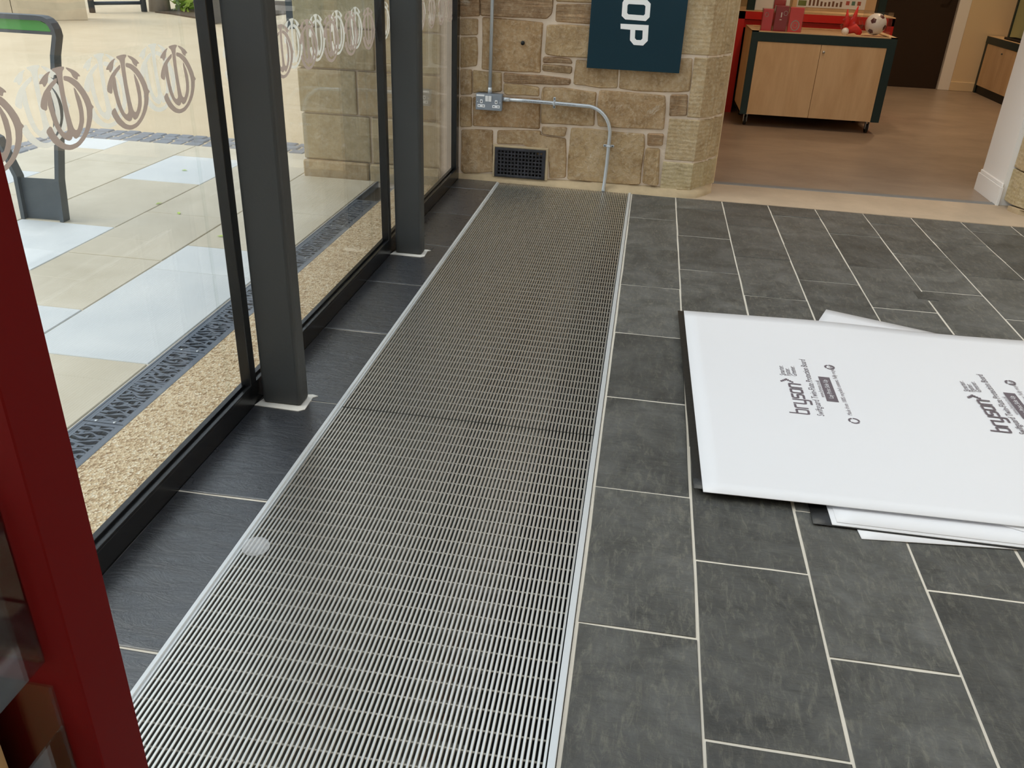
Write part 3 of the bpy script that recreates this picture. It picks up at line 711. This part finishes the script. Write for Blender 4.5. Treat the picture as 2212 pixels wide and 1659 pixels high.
def print_block(ref):
    put(wordmark(.196, .034), 1748, 895, 'ink', ref)
    put(stroke([[(0, .036), (.004, .036)], [(.005, .030), (.010, .030)], [(.011, .024), (.016, .024)], [(.015, .019), (.021, .019)], [(.011, .014), (.016, .014)], [(.005, .008), (.010, .008)], [(0, .002), (.004, .002)]], .0066), 1713, 826, 'ink', ref)
    for s, a in (('Smarter.', (1697, 811)), ('Faster.', (1709, 811.5)), ('Greener.', (1722, 812.5))): put(text_mesh(s, .026, .0002, .074 if s != 'Faster.' else .055), *a, 'ink', ref)
    put(text_mesh('Swiftguard Twin-Flute Protection Board', .030, .0002, .395), 1781, 899, 'ink', ref)
    put(text_mesh('www.bryson.co.uk', .020, .0002, .118), 1782, 858.5, 'ink_pale', ref)
    o1 = on_z(1811.6, 869, ZP); 
    bx = mesh([(0, -.002, 0), (.172, -.002, 0), (.172, .034, 0), (0, .034, 0)], [(0, 1, 2, 3)]); put(bx, 1811, 869, 'ink', ref)
    tx = text_mesh('Lay Print Side Up', .021, .0002, .128); put(remap(tx, lambda c: Vector((c.x+.022, c.y+.010, c.z+.0006))), 1811, 869, 'sheet', ref)
    put(text_mesh('Made from 100% recycled content. Fully recyclable', .020, .0002, .345), 1841, 897, 'ink_pale', ref)
    put(recycle(.014), 1845, 909, 'ink', ref); put(recycle(.014), 1792, 793, 'ink', ref)
print_block((0, 0)); print_block((.578, .022)); print_block((1.156, .044))

# ------------------------------------------------------------------ red leaflet stand at the left, close to the camera
ST = empty('leaflet_stand', (.20, -4.25, 0), 'dark red leaflet stand with clear holders at the left foreground', 'stand')
link('panel', box(-.25, .2865, -4.276, -4.207, .012, 1.5, .0015), M['red'], ST)
link('foot', box(-.25, .283, -4.40, -4.10, 0.004, .012, .002), M['red'], ST)
def holder(xr, z0, z1):
    bm = bmesh.new()
    add_box(bm, -.06, xr, -4.282, -4.279, z0, z1+.06)                  # back
    V = [bm.verts.new(v) for v in ((-.06, -4.36, z0), (xr, -4.36, z0), (xr, -4.42, z1), (-.06, -4.42, z1), (-.06, -4.357, z0), (xr, -4.357, z0), (xr, -4.417, z1), (-.06, -4.417, z1))]
    for f in ((0,1,2,3),(7,6,5,4),(0,4,5,1),(1,5,6,2),(2,6,7,3),(3,7,4,0)): bm.faces.new([V[i] for i in f])
    V = [bm.verts.new(v) for v in ((xr, -4.28, z0), (xr, -4.36, z0), (xr, -4.42, z1), (xr, -4.28, z1), (xr-.003, -4.28, z0), (xr-.003, -4.36, z0), (xr-.003, -4.42, z1), (xr-.003, -4.28, z1))]
    for f in ((0,1,2,3),(7,6,5,4),(0,4,5,1),(1,5,6,2),(2,6,7,3),(3,7,4,0)): bm.faces.new([V[i] for i in f])
    add_box(bm, -.06, xr, -4.36, -4.28, z0, z0+.003)
    return link('leaflet_holder', bm_mesh(bm), M['acrylic'], ST)
holder(.255, .555, .76); holder(.255, .25, .46)
M['leaflet'] = simple('leaflet_paper', lin(186,150,104), .6, 0, 0, 0, .25)
lf = link('leaflet', box(-.05, .19, -4.345, -4.30, .26, .50, .002), M['leaflet']); tag(lf, 'stack of tan leaflets in the lower clear holder of the red stand', 'leaflets')

# clear plastic disc lying by the edge rail
d = on_z(553, 1182, .004); bm = bmesh.new()
rings = []
for r_, z_ in ((.0001, .016), (.012, .0155), (.022, .0125), (.029, .007), (.031, .0015), (.031, 0), (.0001, 0)):
    rings.append([bm.verts.new((d.x + r_*math.cos(2*math.pi*k/24), d.y + r_*math.sin(2*math.pi*k/24), .0038 + z_)) for k in range(24)])
for A, B in zip(rings, rings[1:]):
    for k in range(24): bm.faces.new((A[k], A[(k+1) % 24], B[(k+1) % 24], B[k]))
tag(link('plastic_disc', bm_mesh(bm, True), film('milky_plastic', lin(235,238,242), .3, .3)), 'small clear plastic dome lying on the grille by the left rail', 'disc')

# ------------------------------------------------------------------ the shop beyond the doorway
tag(link('floor_shop', box(.9, 7.0, .41, 5.6, -.1, 0.0), M['vinyl']), kind='structure')
tag(link('wall_shop_left', box(.7, .9, .36, 5.6, 0, 2.7), M['cream']), kind='structure')
tag(link('wall_shop_front', join(box(.9, 1.262, .36, .44, 0, 2.7), box(3.2, 7, .36, .72, 0, 2.7), box(1.262, 3.2, .36, .44, 2.3, 2.7)), M['cream']), kind='structure')
tag(link('wall_shop_right', box(7.0, 7.2, .36, 5.6, 0, 2.7), M['cream']), kind='structure')
tag(link('wall_shop_back', join(box(.7, 3.0, 5.46, 5.7, 0, 2.7), box(3.96, 7.2, 5.46, 5.7, 0, 2.7), box(3.0, 3.96, 5.46, 5.7, 2.05, 2.7)), M['cream']), kind='structure')
tag(link('ceiling_shop', box(.7, 7.2, .36, 5.7, 2.7, 2.8), M['ceil']), kind='structure')
dr = tag(link('door_1', box(3.0, 3.94, 5.50, 5.545, .0005, 2.04, .002), M['door_dark']), kind='structure')
link('door_handle', join(tube([(3.86, 5.49, .905), (3.86, 5.45, .905), (3.78, 5.45, .905)], .009, 8)), M['galv'], dr)
tag(link('trim_9', join(box(3.935, 4.055, 5.44, 5.47, 0, 2.1, .004), box(3.935, 3.955, 5.47, 5.55, 0, 2.05)), M['paint_white']), kind='structure')
tag(link('trim_10', box(2.9, 3.02, 5.44, 5.47, 0, 2.1, .004), M['paint_white']), kind='structure')
tag(link('baseboard_back', box(4.055, 7.0, 5.445, 5.462, 0, .092, .003), M['cream']), kind='structure')
# rolling counter
CT = empty('rolling_counter', (2.1, 2.65, 0), 'birch and teal cabinet on castors standing inside the shop', 'cabinet')
cx0, cx1, cy0, cy1, cz0, cz1 = 1.560, 2.640, 2.40, 3.0, .092, .712
link('body', join(box(cx0, cx0+.02, cy0+.02, cy1, cz0, cz1, .001), box(cx1-.02, cx1, cy0+.02, cy1, cz0, cz1, .001), box(cx0, cx1, cy1-.02, cy1, cz0, cz1-.03), box(cx0, cx1, cy0+.02, cy1, cz0, cz0+.02)), M['birch'], CT)
link('frame', join(box(cx0, cx0+.052, cy0, cy0+.022, cz0, cz1-.004), box(cx1-.062, cx1, cy0, cy0+.022, cz0, cz1-.004), box(cx0, cx1, cy0-.0002, cy0+.022, .642, cz1-.004)), M['teal_dark'], CT)
link('top_rim', join(box(cx0, cx1, cy0, cy0+.03, cz1-.004, cz1+.004), box(cx0, cx0+.05, cy0, cy1, cz1-.004, cz1+.004), box(cx1-.05, cx1, cy0, cy1, cz1-.004, cz1+.004), box(cx0, cx1, cy1-.03, cy1, cz1-.004, cz1+.004)), M['birch'], CT)
link('tray_base', box(cx0+.02, cx1-.02, cy0+.02, cy1-.02, cz1-.02, cz1-.006), M['birch'], CT)
d1 = link('door', box(cx0+.054, 2.0925, cy0+.003, cy0+.020, cz0+.002, .640, .001), M['birch'], CT)
d2 = link('door', box(2.0955, cx1-.064, cy0+.003, cy0+.020, cz0+.002, .640, .001), M['birch'], CT)
link('lock', tube([(2.118, cy0+.004, .588), (2.118, cy0-.006, .588)], .010, 12), M['galv'], d2)
for x in (cx0+.055, cx1-.07):
    for y in (cy0+.06, cy1-.07):
        c = link('castor', join(box(x-.02, x+.02, y-.02, y+.02, cz0-.006, cz0), box(x-.014, x-.011, y-.018, y+.024, .03, cz0-.004), box(x+.011, x+.014, y-.018, y+.024, .03, cz0-.004)), M['galv'], CT)
        link('wheel', tube([(x-.010, y+.008, .0355), (x+.010, y+.008, .0355)], .035, 18), M['rubber'], c)
# red display bay behind
RB = empty('red_display_bay', (2.1, 3.3, 0), 'red display bay with teal uprights and picture boards behind the cabinet', 'display')
link('plinth', join(box(1.478, 1.548, 3.03, 3.6, .0, .815, .001), box(2.69, 2.745, 3.03, 3.6, .0, .815, .001), box(1.478, 2.745, 3.03, 3.06, .755, .815, .001), box(1.548, 2.69, 3.05, 3.6, .69, .75), box(1.478, 2.745, 3.06, 3.6, .79, .815)), M['red_shop'], RB)
link('recess', box(1.548, 2.69, 3.3, 3.32, .0, .69), M['black'], RB)
link('ledge', box(1.478, 2.745, 3.03, 3.6, .8152, .822), M['birch'], RB)
for x in (1.556, 2.600): link('upright', box(x, x+.062, 3.08, 3.14, .822, 2.1, .002), M['teal_dark'], RB)
pb = link('picture_board', box(1.92, 2.585, 3.10, 3.13, .84, 1.7, .002), M['birch'], RB)
link('picture', box(1.955, 2.50, 3.096, 3.101, .865, 1.65), M['plastic_white'], pb)
link('picture_image', box(1.965, 2.03, 3.094, 3.0965, .875, .915), simple('photo_green', lin(112,128,70), .5, 0, 0, 0, .3), pb)
brn = simple('photo_brown', lin(120,84,62), .5)
for k in range(9):
    x = 2.05 + k*.031; hh = (.05, .045, .05, .035, .03, .035, .04, .03, .04)[k]
    link('picture_image', box(x, x+.016, 3.094, 3.0965, .878, .878+hh), brn, pb); link('picture_image', box(x+.004, x+.018, 3.094, 3.0965, .94, .94+hh*.8), brn, pb)
for k, cc in enumerate((lin(190,96,88), lin(96,140,130), lin(170,90,70))): link('picture_image', box(2.345+k*.045, 2.372+k*.045, 3.094, 3.0965, .895, .925), simple('photo_%d' % k, cc, .5), pb)
link('white_board', box(1.622, 1.9, 3.11, 3.13, .825, 1.7), M['plastic_white'], RB)
# gift boxes and toys on the counter
pk = [lin(206,58,80), lin(150,30,60), lin(222,66,78), lin(176,40,52)]
def giftbox(x0, x1, y0, y1, z1, ci, label, mark):
    zt = cz1 - .005
    e = empty('gift_box', ((x0+x1)/2, (y0+y1)/2, zt), label, 'box', 'gift boxes on the cabinet')
    link('carton', box(x0, x1, y0, y1, zt, z1, .002), simple('pink_%d' % ci, pk[ci], .35), e)
    link('clear_sleeve', box(x0-.004, x1+.004, y0-.004, y1+.004, zt, z1+.004), M['acrylic'], e)
    xm = (x0+x1)/2
    if mark == 'ring': link('printed_mark', stroke_ring(xm-.01, z1-.04, .013, y0-.0006), M['plastic_white'], e)
    if mark == 'crest':
        link('printed_mark', stroke_ring(xm, zt+.055, .030, y0-.0006), M['plastic_white'], e); link('printed_mark', stroke_ring(xm, zt+.055, .014, y0-.0006), M['plastic_white'], e)
    if mark == 'bar': link('printed_mark', join(box(xm-.006, xm+.002, y0-.0008, y0, z1-.08, z1-.045), box(xm-.012, xm+.004, y0-.0008, y0, z1-.10, z1-.094)), M['plastic_white'], e); link('printed_mark', stroke_ring(xm+.028, z1-.05, .014, y0-.0006), M['plastic_white'], e)
def stroke_ring(x, z, r, y):
    me = stroke([[(r*math.cos(2*math.pi*k/16), 1.15*r*math.sin(2*math.pi*k/16)) for k in range(17)]], r*.22)
    return remap(me, lambda c: Vector((x+c.x, y, z+c.y)))
giftbox(1.628, 1.705, 2.475, 2.53, .868, 0, 'small pink gift box at the left end of the cabinet top', 'ring')
giftbox(1.722, 1.818, 2.485, 2.56, .893, 1, 'dark plum gift box, the middle one on the cabinet top', 'bar')
giftbox(1.826, 1.928, 2.455, 2.50, .889, 2, 'bright red gift box with a white round crest on the cabinet', 'crest')
giftbox(1.715, 1.80, 2.60, 2.66, .93, 3, 'dark red gift box standing behind the plum one', None)
# football in a clear carton
FB = empty('boxed_football', (2.50, 2.56, cz1-.004), 'small white and dark red football in a clear box', 'football')
bc = Vector((2.492, 2.56, .795)); R_b = .078
bm = bmesh.new(); bmesh.ops.create_uvsphere(bm, u_segments=24, v_segments=16, radius=R_b, matrix=Matrix.Translation(bc)); link('ball', bm_mesh(bm, True), M['plastic_white'], FB)
for dv in ((-.45, -.8, .35), (.75, -.6, -.25), (-.5, -.6, -.65), (.35, -.55, .75), (.1, -.3, -.95)):
    n = Vector(dv).normalized(); u = n.cross(Vector((0, 0, 1))).normalized(); v = n.cross(u)
    V = [bc + (n + (u*math.cos(a)+v*math.sin(a))*.30).normalized()*(R_b+.0012) for a in [2*math.pi*k/5 for k in range(5)]] + [bc + n*(R_b+.0015)]
    link('panel', mesh(V, [(k, (k+1) % 5, 5) for k in range(5)]), simple('panel_brown', lin(84,26,28), .4), FB)
link('clear_carton', box(2.405, 2.590, 2.48, 2.65, cz1-.004, .885), M['acrylic'], FB)
# red toy bundle in a clear bag
TB = empty('bagged_toy', (2.33, 2.55, cz1-.004), 'red pointed felt toy wrapped in crinkled clear film', 'toy')
redf = simple('red_felt', lin(212,36,38), .6)
def cone(p0, p1, r0, r1): return tube([p0, tuple((a*2+b)/3 for a, b in zip(p0, p1)), p1], [r0, (r0*2+r1)/3, r1], 10)
link('spike', cone((2.31, 2.55, .74), (2.335, 2.55, .915), .035, .004), redf, TB); link('spike', cone((2.28, 2.57, .75), (2.265, 2.57, .89), .028, .004), redf, TB)
link('body', tube([(2.27, 2.53, .735), (2.34, 2.53, .76), (2.372, 2.52, .735), (2.39, 2.52, .725)], [.022, .034, .024, .012], 10), redf, TB)
bm = bmesh.new(); bmesh.ops.create_uvsphere(bm, u_segments=12, v_segments=8, radius=.028, matrix=Matrix.Translation((2.265, 2.50, .736))); link('pompom', bm_mesh(bm, True), M['plastic_white'], TB)
bm = bmesh.new(); bmesh.ops.create_icosphere(bm, subdivisions=3, radius=1.0)
for v in bm.verts: v.co = Vector((2.312 + v.co.x*.082*rnd.uniform(.85, 1.1), 2.53 + v.co.y*.06*rnd.uniform(.85, 1.1), max(.709, .775 + v.co.z*.085*rnd.uniform(.85, 1.1))))
link('clear_bag', bm_mesh(bm), M['acrylic'], TB)
# counter along the right side
SC = empty('side_counter', (4.6, 4.8, 0), 'low birch side counter with dark teal edge and black plinth', 'counter')
link('carcass', box(4.31, 4.95, 3.3, 5.44, .08, .50), M['birch'], SC)
link('plinth', box(4.315, 4.9, 3.3, 5.42, .0, .08), M['black'], SC)
link('worktop', box(4.30, 4.97, 3.28, 5.445, .497, .566, .001), M['teal_dark'], SC)
link('worktop_surface', box(4.302, 4.968, 3.282, 5.443, .566, .570), M['birch'], SC)
link('end_strip', box(4.302, 4.312, 5.39, 5.44, .0, .50), M['teal_dark'], SC)
for a, b in ((4.42, 5.385), (3.4, 4.41)): 
    dd = link('door', box(4.303, 4.312, a+.002, b-.002, .082, .495), M['birch'], SC); link('knob', tube([(4.303, b-.5*(b-a), .44), (4.292, b-.5*(b-a), .44)], .008, 8), M['steel_dark'], dd)
GP = empty('green_backboard', (4.55, 5.0, .57), 'pale green board with a dark edge standing on the side counter', 'board')
link('sheet', box(4.46, 4.475, 3.5, 5.29, .572, 1.6), simple('pale_green', lin(176,184,140), .6), GP); link('dark_edge', box(4.450, 4.480, 5.28, 5.315, .5705, 1.6), M['teal_dark'], GP)
bm = bmesh.new(); add_prism(bm, [(4.33, 4.55), (4.44, 4.55), (4.44, 5.05), (4.33, 5.05)], .571, .576); add_box(bm, 4.33, 4.34, 4.55, 5.05, .571, .592); add_box(bm, 4.43, 4.44, 4.55, 5.05, .571, .592); add_box(bm, 4.33, 4.44, 5.04, 5.05, .571, .592); add_box(bm, 4.33, 4.44, 4.55, 4.56, .571, .592)
tag(link('black_tray', bm_mesh(bm), M['rubber']), 'shallow black tray on the side counter', 'tray')
# ceiling spots of the shop
def spot(x, y, power, label):
    e = empty('ceiling_spot', (x, y, 2.7), label, 'lamp', 'shop ceiling spots')
    link('housing', tube([(x, y, 2.702), (x, y, 2.66)], .05, 16), M['plastic_white'], e)
    t = bpy.data.materials.get('spot_glow')
    if t is None:
        q = NT('spot_glow'); q.b.inputs['Emission Color'].default_value = (1, .75, .5, 1); q.b.inputs['Emission Strength'].default_value = 6; t = q.m
    link('lens', tube([(x, y, 2.659), (x, y, 2.656)], .04, 16), t, e)
    l = bpy.data.lights.new('spot', 'SPOT'); l.energy = power; l.color = (1, .72, .46); l.spot_size = math.radians(120); l.spot_blend = .8; l.shadow_soft_size = .05
    lo = bpy.data.objects.new('spot_light', l); COL.objects.link(lo); lo.parent = e; lo.location = (0, 0, -.06)
for k, (x, y, pw) in enumerate([(1.9, 1.3, 20), (3.3, 1.6, 22), (2.0, 1.95, 26), (3.1, 3.6, 60), (4.0, 4.3, 44)]):
    spot(x, y, pw, ['ceiling spot nearest the doorway jamb', 'ceiling spot above the right of the doorway', 'ceiling spot over the rolling cabinet front', 'ceiling spot over the middle of the shop', 'ceiling spot over the side counter'][k])

# ------------------------------------------------------------------ outside
ZO = -.05
pav = tag(link('ground_paving', box(-3.06, -.727, -6.0, .54, -.12, ZO-.004), M['grout']), kind='structure')
tag(link('ground_plaza', join(box(-30, -3.06, -14, 30, -.2, ZO-.004), box(-3.06, -1.66, .54, 30, -.2, ZO-.004), box(-1.66, -.276, .36, 30, -.2, ZO-.004), box(-3.06, -.276, -14, -6, -.2, ZO-.004)), M['plaza']), kind='structure')
tag(link('ground_gravel_strip', box(-.587, -.276, -6.0, .0, -.12, ZO), M['gravel']), kind='structure')
cols = [-.735, -1.209, -1.66, -2.155, -2.64, -3.05]
CJ = [[(93,761),(331,580),(411,530)], [(58,656),(149,544),(313,457),(462,383)], [(52,473),(266,385)], [(0,418),(172,345)], [(0,364),(149,317)]]
PALE = {(0, 0), (0, 1), (1, -1), (2, -1), (2, 1), (4, -1), (4, 1)}
for c in range(5):
    ys_ = sorted(on_z(px, py, ZO).y for px, py in CJ[c])
    lo = []; y = ys_[0] - .62 - .1*(c % 2)
    while y > -6: lo.append(y); y -= rnd.choice([.55, .75, .9])
    hi = []; y = ys_[-1] + .62
    lim = .53 if c else -.02
    if c == 0: lim = -.01
    while y < lim - .15: hi.append(y); y += .7
    ed = sorted(lo) + ys_ + hi + [lim]
    i0 = len(lo)
    for k, (a, b) in enumerate(zip(ed, ed[1:])):
        if b > lim + .001: continue
        if c == 0 and b > 0: b = -.01
        pale = (c, k - i0) in PALE or (k < i0 - 1 and rnd.random() < .3)
        link('slab', box(cols[c+1]+.003, cols[c]-.003, a+.003, b-.003, -.1, ZO + rnd.uniform(-.0005, .001), .0025), M['pave_pale' if pale else 'pave_cream'], pav)
link('slab', box(-1.66, -1.215, .0, .53, -.1, ZO, .0025), M['pave_cream'], pav)
# granite sett border
def sett(x, y, lx, ly): link('sett', box(x-lx/2, x+lx/2, y-ly/2, y+ly/2, -.1, ZO + rnd.uniform(.0, .006), .008), M['sett'], pav)
for r in range(3):
    x = -3.25 + .04*r
    while x < -1.22:
        lx = rnd.uniform(.09, .13); sett(x+lx/2, .585 + .098*r, lx-.010, .086); x += lx
for r in range(2):
    y = .53
    while y > -1.6:
        ly = rnd.uniform(.09, .13); sett(-3.10 - .098*r, y-ly/2, .086, ly-.010); y -= ly
# drain channel
DC = empty('drain_channel', (-.657, -2.5, ZO), 'blue grey iron drain channel with wavy slots along the glass', 'drain')
link('channel', join(box(-.727, -.720, -5.6, -.01, -.12, ZO+.001), box(-.594, -.587, -5.6, -.01, -.12, ZO+.001), box(-.72, -.594, -5.6, -.01, -.12, -.10)), M['drain'], DC)
link('channel_bed', box(-.72, -.594, -5.6, -.01, -.099, -.085), M['black'], DC)
def grate_mesh(L):
    bm = bmesh.new(); r2 = random.Random(3)
    add_box(bm, -.0625, -.047, .002, L-.002, -.014, 0); add_box(bm, .047, .0625, .002, L-.002, -.014, 0)
    add_box(bm, -.047, .047, .002, .016, -.014, -.0002); add_box(bm, -.047, .047, L-.016, L-.002, -.014, -.0002); add_box(bm, -.047, .047, L/2-.006, L/2+.006, -.014, -.0002)
    y = .016
    while y < L-.02:     # wavy ribs, each a flat ribbon that swings from side to side
        ph = r2.uniform(0, 6.28); am = r2.uniform(.004, .008); fr = r2.uniform(55, 95); hw = .0036; prev = None
        for k in range(13):
            x = -.048 + .096*k/12; yy = y + am*math.sin(fr*x+ph); h2 = hw*(1 + .5*math.sin(140*x+ph*2))
            cur = [bm.verts.new(v) for v in ((x, yy-h2, 0), (x, yy+h2, 0), (x, yy+h2, -.012), (x, yy-h2, -.012))]
            if prev:
                for q in range(4): bm.faces.new((prev[q], prev[(q+1) % 4], cur[(q+1) % 4], cur[q]))
            prev = cur
        y += .0175
    for xx in (-.03, .0, .03):     # broken cross links
        yq = .02
        while yq < L-.04: add_box(bm, xx-.004+r2.uniform(-.008, .008), xx+.004+r2.uniform(-.004, .004), yq, yq+r2.uniform(.012, .024), -.012, -.0003); yq += r2.uniform(.03, .055)
    return bm_mesh(bm)
gm = grate_mesh(.5); gm.materials.append(M['drain']); scm = tube([(0, 0, -.001), (0, 0, .0012)], .005, 10); scm.materials.append(M['galv'])
ysc = on_z(255, 905, ZO).y
y = ysc - 1.5 - .03
while y < -.5:
    gq = link('grate', gm, None, DC, (-.657, y, ZO)); 
    for dx in (-.028, .030): link('screw', scm, None, gq, (-.657+dx, y+.009, ZO))
    y += .5
# cycle stand: one bent flat plate
yr = on_z(105, 474, ZO).y
def rk(px, py): q = on_y(px, py, yr); return (q.x, q.z)
CS = empty('cycle_stand', (rk(105, 474)[0], yr, ZO), 'grey steel cycle stand with a green top band outside', 'cycle stand')
def plate(loops, th, y=yr): return remap(curve_shape(loops, th), lambda c: Vector((c.x, y + c.z, c.y)))
bl, br = rk(57, 470), rk(140, 475)
pl, pr = rk(48, 385), rk(122, 388)
zt = rk(120, 40)[1]; xr = rk(121, 60)[0]
mirx = -.62   # mirror-symmetric loop, left leg leaves the frame
xl = 2*(bl[0]+br[0])/2 - xr
tk = .045
def ribbon(path, wd, dep):
    bm = bmesh.new(); add_tube
    rings = []
    for i, p in enumerate(path):
        a = Vector(path[max(i-1, 0)]); b = Vector(path[min(i+1, len(path)-1)]); t_ = (b-a).normalized(); n_ = Vector((-t_.y, t_.x))*wd/2; p = Vector(p)
        rings.append([bm.verts.new(v) for v in ((p.x+n_.x, yr-dep/2, p.y+n_.y), (p.x-n_.x, yr-dep/2, p.y-n_.y), (p.x-n_.x, yr+dep/2, p.y-n_.y), (p.x+n_.x, yr+dep/2, p.y+n_.y))])
    for A, B in zip(rings, rings[1:]):
        for q in range(4): bm.faces.new((A[q], A[(q+1) % 4], B[(q+1) % 4], B[q]))
    bm.faces.new(rings[0]); bm.faces.new(rings[-1][::-1]); return bm_mesh(bm)
prp = rk(131, 388); W_ = .020
right = [(br[0], ZO), (prp[0]-.004, prp[1]), (rk(128, 300)), (rk(120, 120)), (xr, zt-.07), (xr-.003, zt-.045), (xr-.012, zt-.024), (xr-.026, zt-.010), (xr-.045, zt-.002), (xr-.07, zt)]
topl = rk(-400, 33)
loop = right + [(topl[0], zt), (topl[0]-.05, zt-.02), (topl[0]-.075, zt-.07), rk(-330, 120), rk(0, 300), rk(40, 380), (bl[0], ZO)]
link('hoop', ribbon(loop, W_, .05), M['rack'], CS)
link('foot_plate', plate([[(bl[0], ZO), (br[0], ZO), (prp[0]-.006, prp[1]), (rk(45, 383))]], .006), M['rack'], CS)
link('green_band', plate([[(topl[0]-.02, zt-.008), (xr-.08, zt-.008), (xr-.03, zt-.03), (xr-.02, zt-.055), (topl[0]-.05, zt-.055)]], .010), M['green'], CS)
link('lower_bar', plate([[(topl[0]-.04, zt-.055), (xr-.012, zt-.055), (xr-.008, zt-.068), (topl[0]-.04, zt-.068)]], .014), M['rack'], CS)
# far boundary wall of big blocks
fw = on_z(150, 44, ZO); ang = math.radians(36)
BW = empty('boundary_wall', (fw.x, fw.y, ZO), 'pale block boundary wall at the back of the plaza', 'wall')
p1 = on_z(192, 43, ZO); p0 = on_z(-60, 46, ZO)
dx = Vector((p0.x-p1.x, p0.y-p1.y)); Lw = dx.length; dx.normalize(); nx_ = Vector((dx.y, -dx.x))
if nx_.y < 0: nx_ = -nx_
for k in range(4):
    for r in range(3):
        a = p1.xy + dx*(1.02*k + .01); b = p1.xy + dx*(1.02*(k+1)); th_ = nx_*.4
        link('block', prism([tuple(a), tuple(b), tuple(b+th_), tuple(a+th_)], ZO + .52*r, ZO + .52*r + .515), M['block'], BW)
# steel field gate
ga, gb = on_z(200, 27, ZO), on_z(312, 25, ZO)
FG = empty('field_gate', (ga.x, ga.y, ZO), 'grey steel field gate beside the boundary wall', 'gate')
for zz_ in (.14, .36, .60, .85, 1.1): link('rail', tube([(ga.x, ga.y, ZO+zz_), (gb.x, gb.y, ZO+zz_)], .028, 8), M['steel_dark'], FG)
for q in (ga, gb): link('stile', tube([(q.x, q.y, ZO), (q.x, q.y, ZO+1.2)], .05, 8), M['steel_dark'], FG)
tp = on_z(346, 24, ZO); bm = bmesh.new(); add_tube(bm, [(tp.x, tp.y, ZO-.05), (tp.x+.02, tp.y, .6), (tp.x-.05, tp.y+.1, 2.4)], [.19, .15, .13], 12); 
tag(link('tree_trunk', bm_mesh(bm, True), M['timber']), 'pale tree trunk beside the field gate', 'tree')
bd = on_z(410, 38, ZO); bm = bmesh.new()
tag(link('soil_bed', prism([tuple(on_z(x, y, ZO).xy) for x, y in ((335, 27), (370, 31), (430, 41), (500, 44), (560, 38))] + [(-5.5, 14), (-8.0, 14)], ZO-.02, ZO+.02), M['soil']), 'dark planting bed with bark under the bright shrub', 'bed')
SH = on_z(428, 25, ZO); bm = bmesh.new(); r3 = random.Random(5)
for k in range(700):
    th_, ph = r3.uniform(0, 6.28), math.acos(r3.uniform(-.62, 1)); rr = r3.uniform(.55, 1)
    c = Vector((SH.x + .5*rr*math.sin(ph)*math.cos(th_), SH.y + .5*rr*math.sin(ph)*math.sin(th_), ZO + .38 + .75*rr*math.cos(ph)))
    d = Vector((r3.uniform(-1, 1), r3.uniform(-1, 1), r3.uniform(-.6, .6))).normalized(); u = d.cross(Vector((r3.uniform(-1,1), r3.uniform(-1,1), r3.uniform(-1,1)))).normalized(); s_ = r3.uniform(.08, .13)
    V = [bm.verts.new(p) for p in (c - d*s_, c + u*s_*.4, c + d*s_, c - u*s_*.4)]; bm.faces.new(V)
se = empty('leafy_shrub', (SH.x, SH.y, ZO), 'bright yellow green leafy shrub behind the plaza', 'shrub')
o = link('foliage', bm_mesh(bm), M['leaf'], se); tag(o, kind='stuff')
for k in range(5): link('stem', tube([(SH.x, SH.y, ZO), (SH.x+.3*math.cos(k*1.3), SH.y+.3*math.sin(k*1.3), .6)], .012, 6), M['soil'], se)
# slatted bench on the plaza
BN = on_z(625, 62, ZO); be = empty('slatted_bench', (BN.x, BN.y, ZO), 'grey slatted bench out on the plaza', 'bench')
for k in range(5): link('slat', box(BN.x-1.6, BN.x+.3, BN.y+.10*k, BN.y+.10*k+.08, ZO+.42, ZO+.46, .004), M['timber'], be)
for x in (BN.x-1.3, BN.x): link('leg', box(x-.05, x+.05, BN.y+.03, BN.y+.45, ZO, ZO+.42, .004), M['steel_dark'], be)
for k in range(3): link('back_slat', box(BN.x-1.6, BN.x+.3, BN.y+.50, BN.y+.53, ZO+.55+.13*k, ZO+.65+.13*k, .004), M['timber'], be)
# fallen leaves on the paving
lm = mesh([(-.02, 0, 0), (0, .009, .004), (.022, 0, .002), (0, -.010, .005)], [(0, 1, 2), (0, 2, 3)])
lm.materials.append(M['leaf'])
for k, (px, py, lab) in enumerate([(398, 368, 'green fallen leaf on the pale slab near the posts'), (343, 440, 'yellow fallen leaf lying on a paving joint'), (386, 461, 'fallen leaf on the edge of a slab in front of the yellow one'), (478, 511, 'curled fallen leaf close to the black mullion')]):
    q = on_z(px, py, ZO+.002); o = link('fallen_leaf', lm, None, None, (q.x, q.y, ZO+.002)); o.rotation_euler = (0, 0, k*1.1); tag(o, lab, 'leaf', 'fallen leaves')
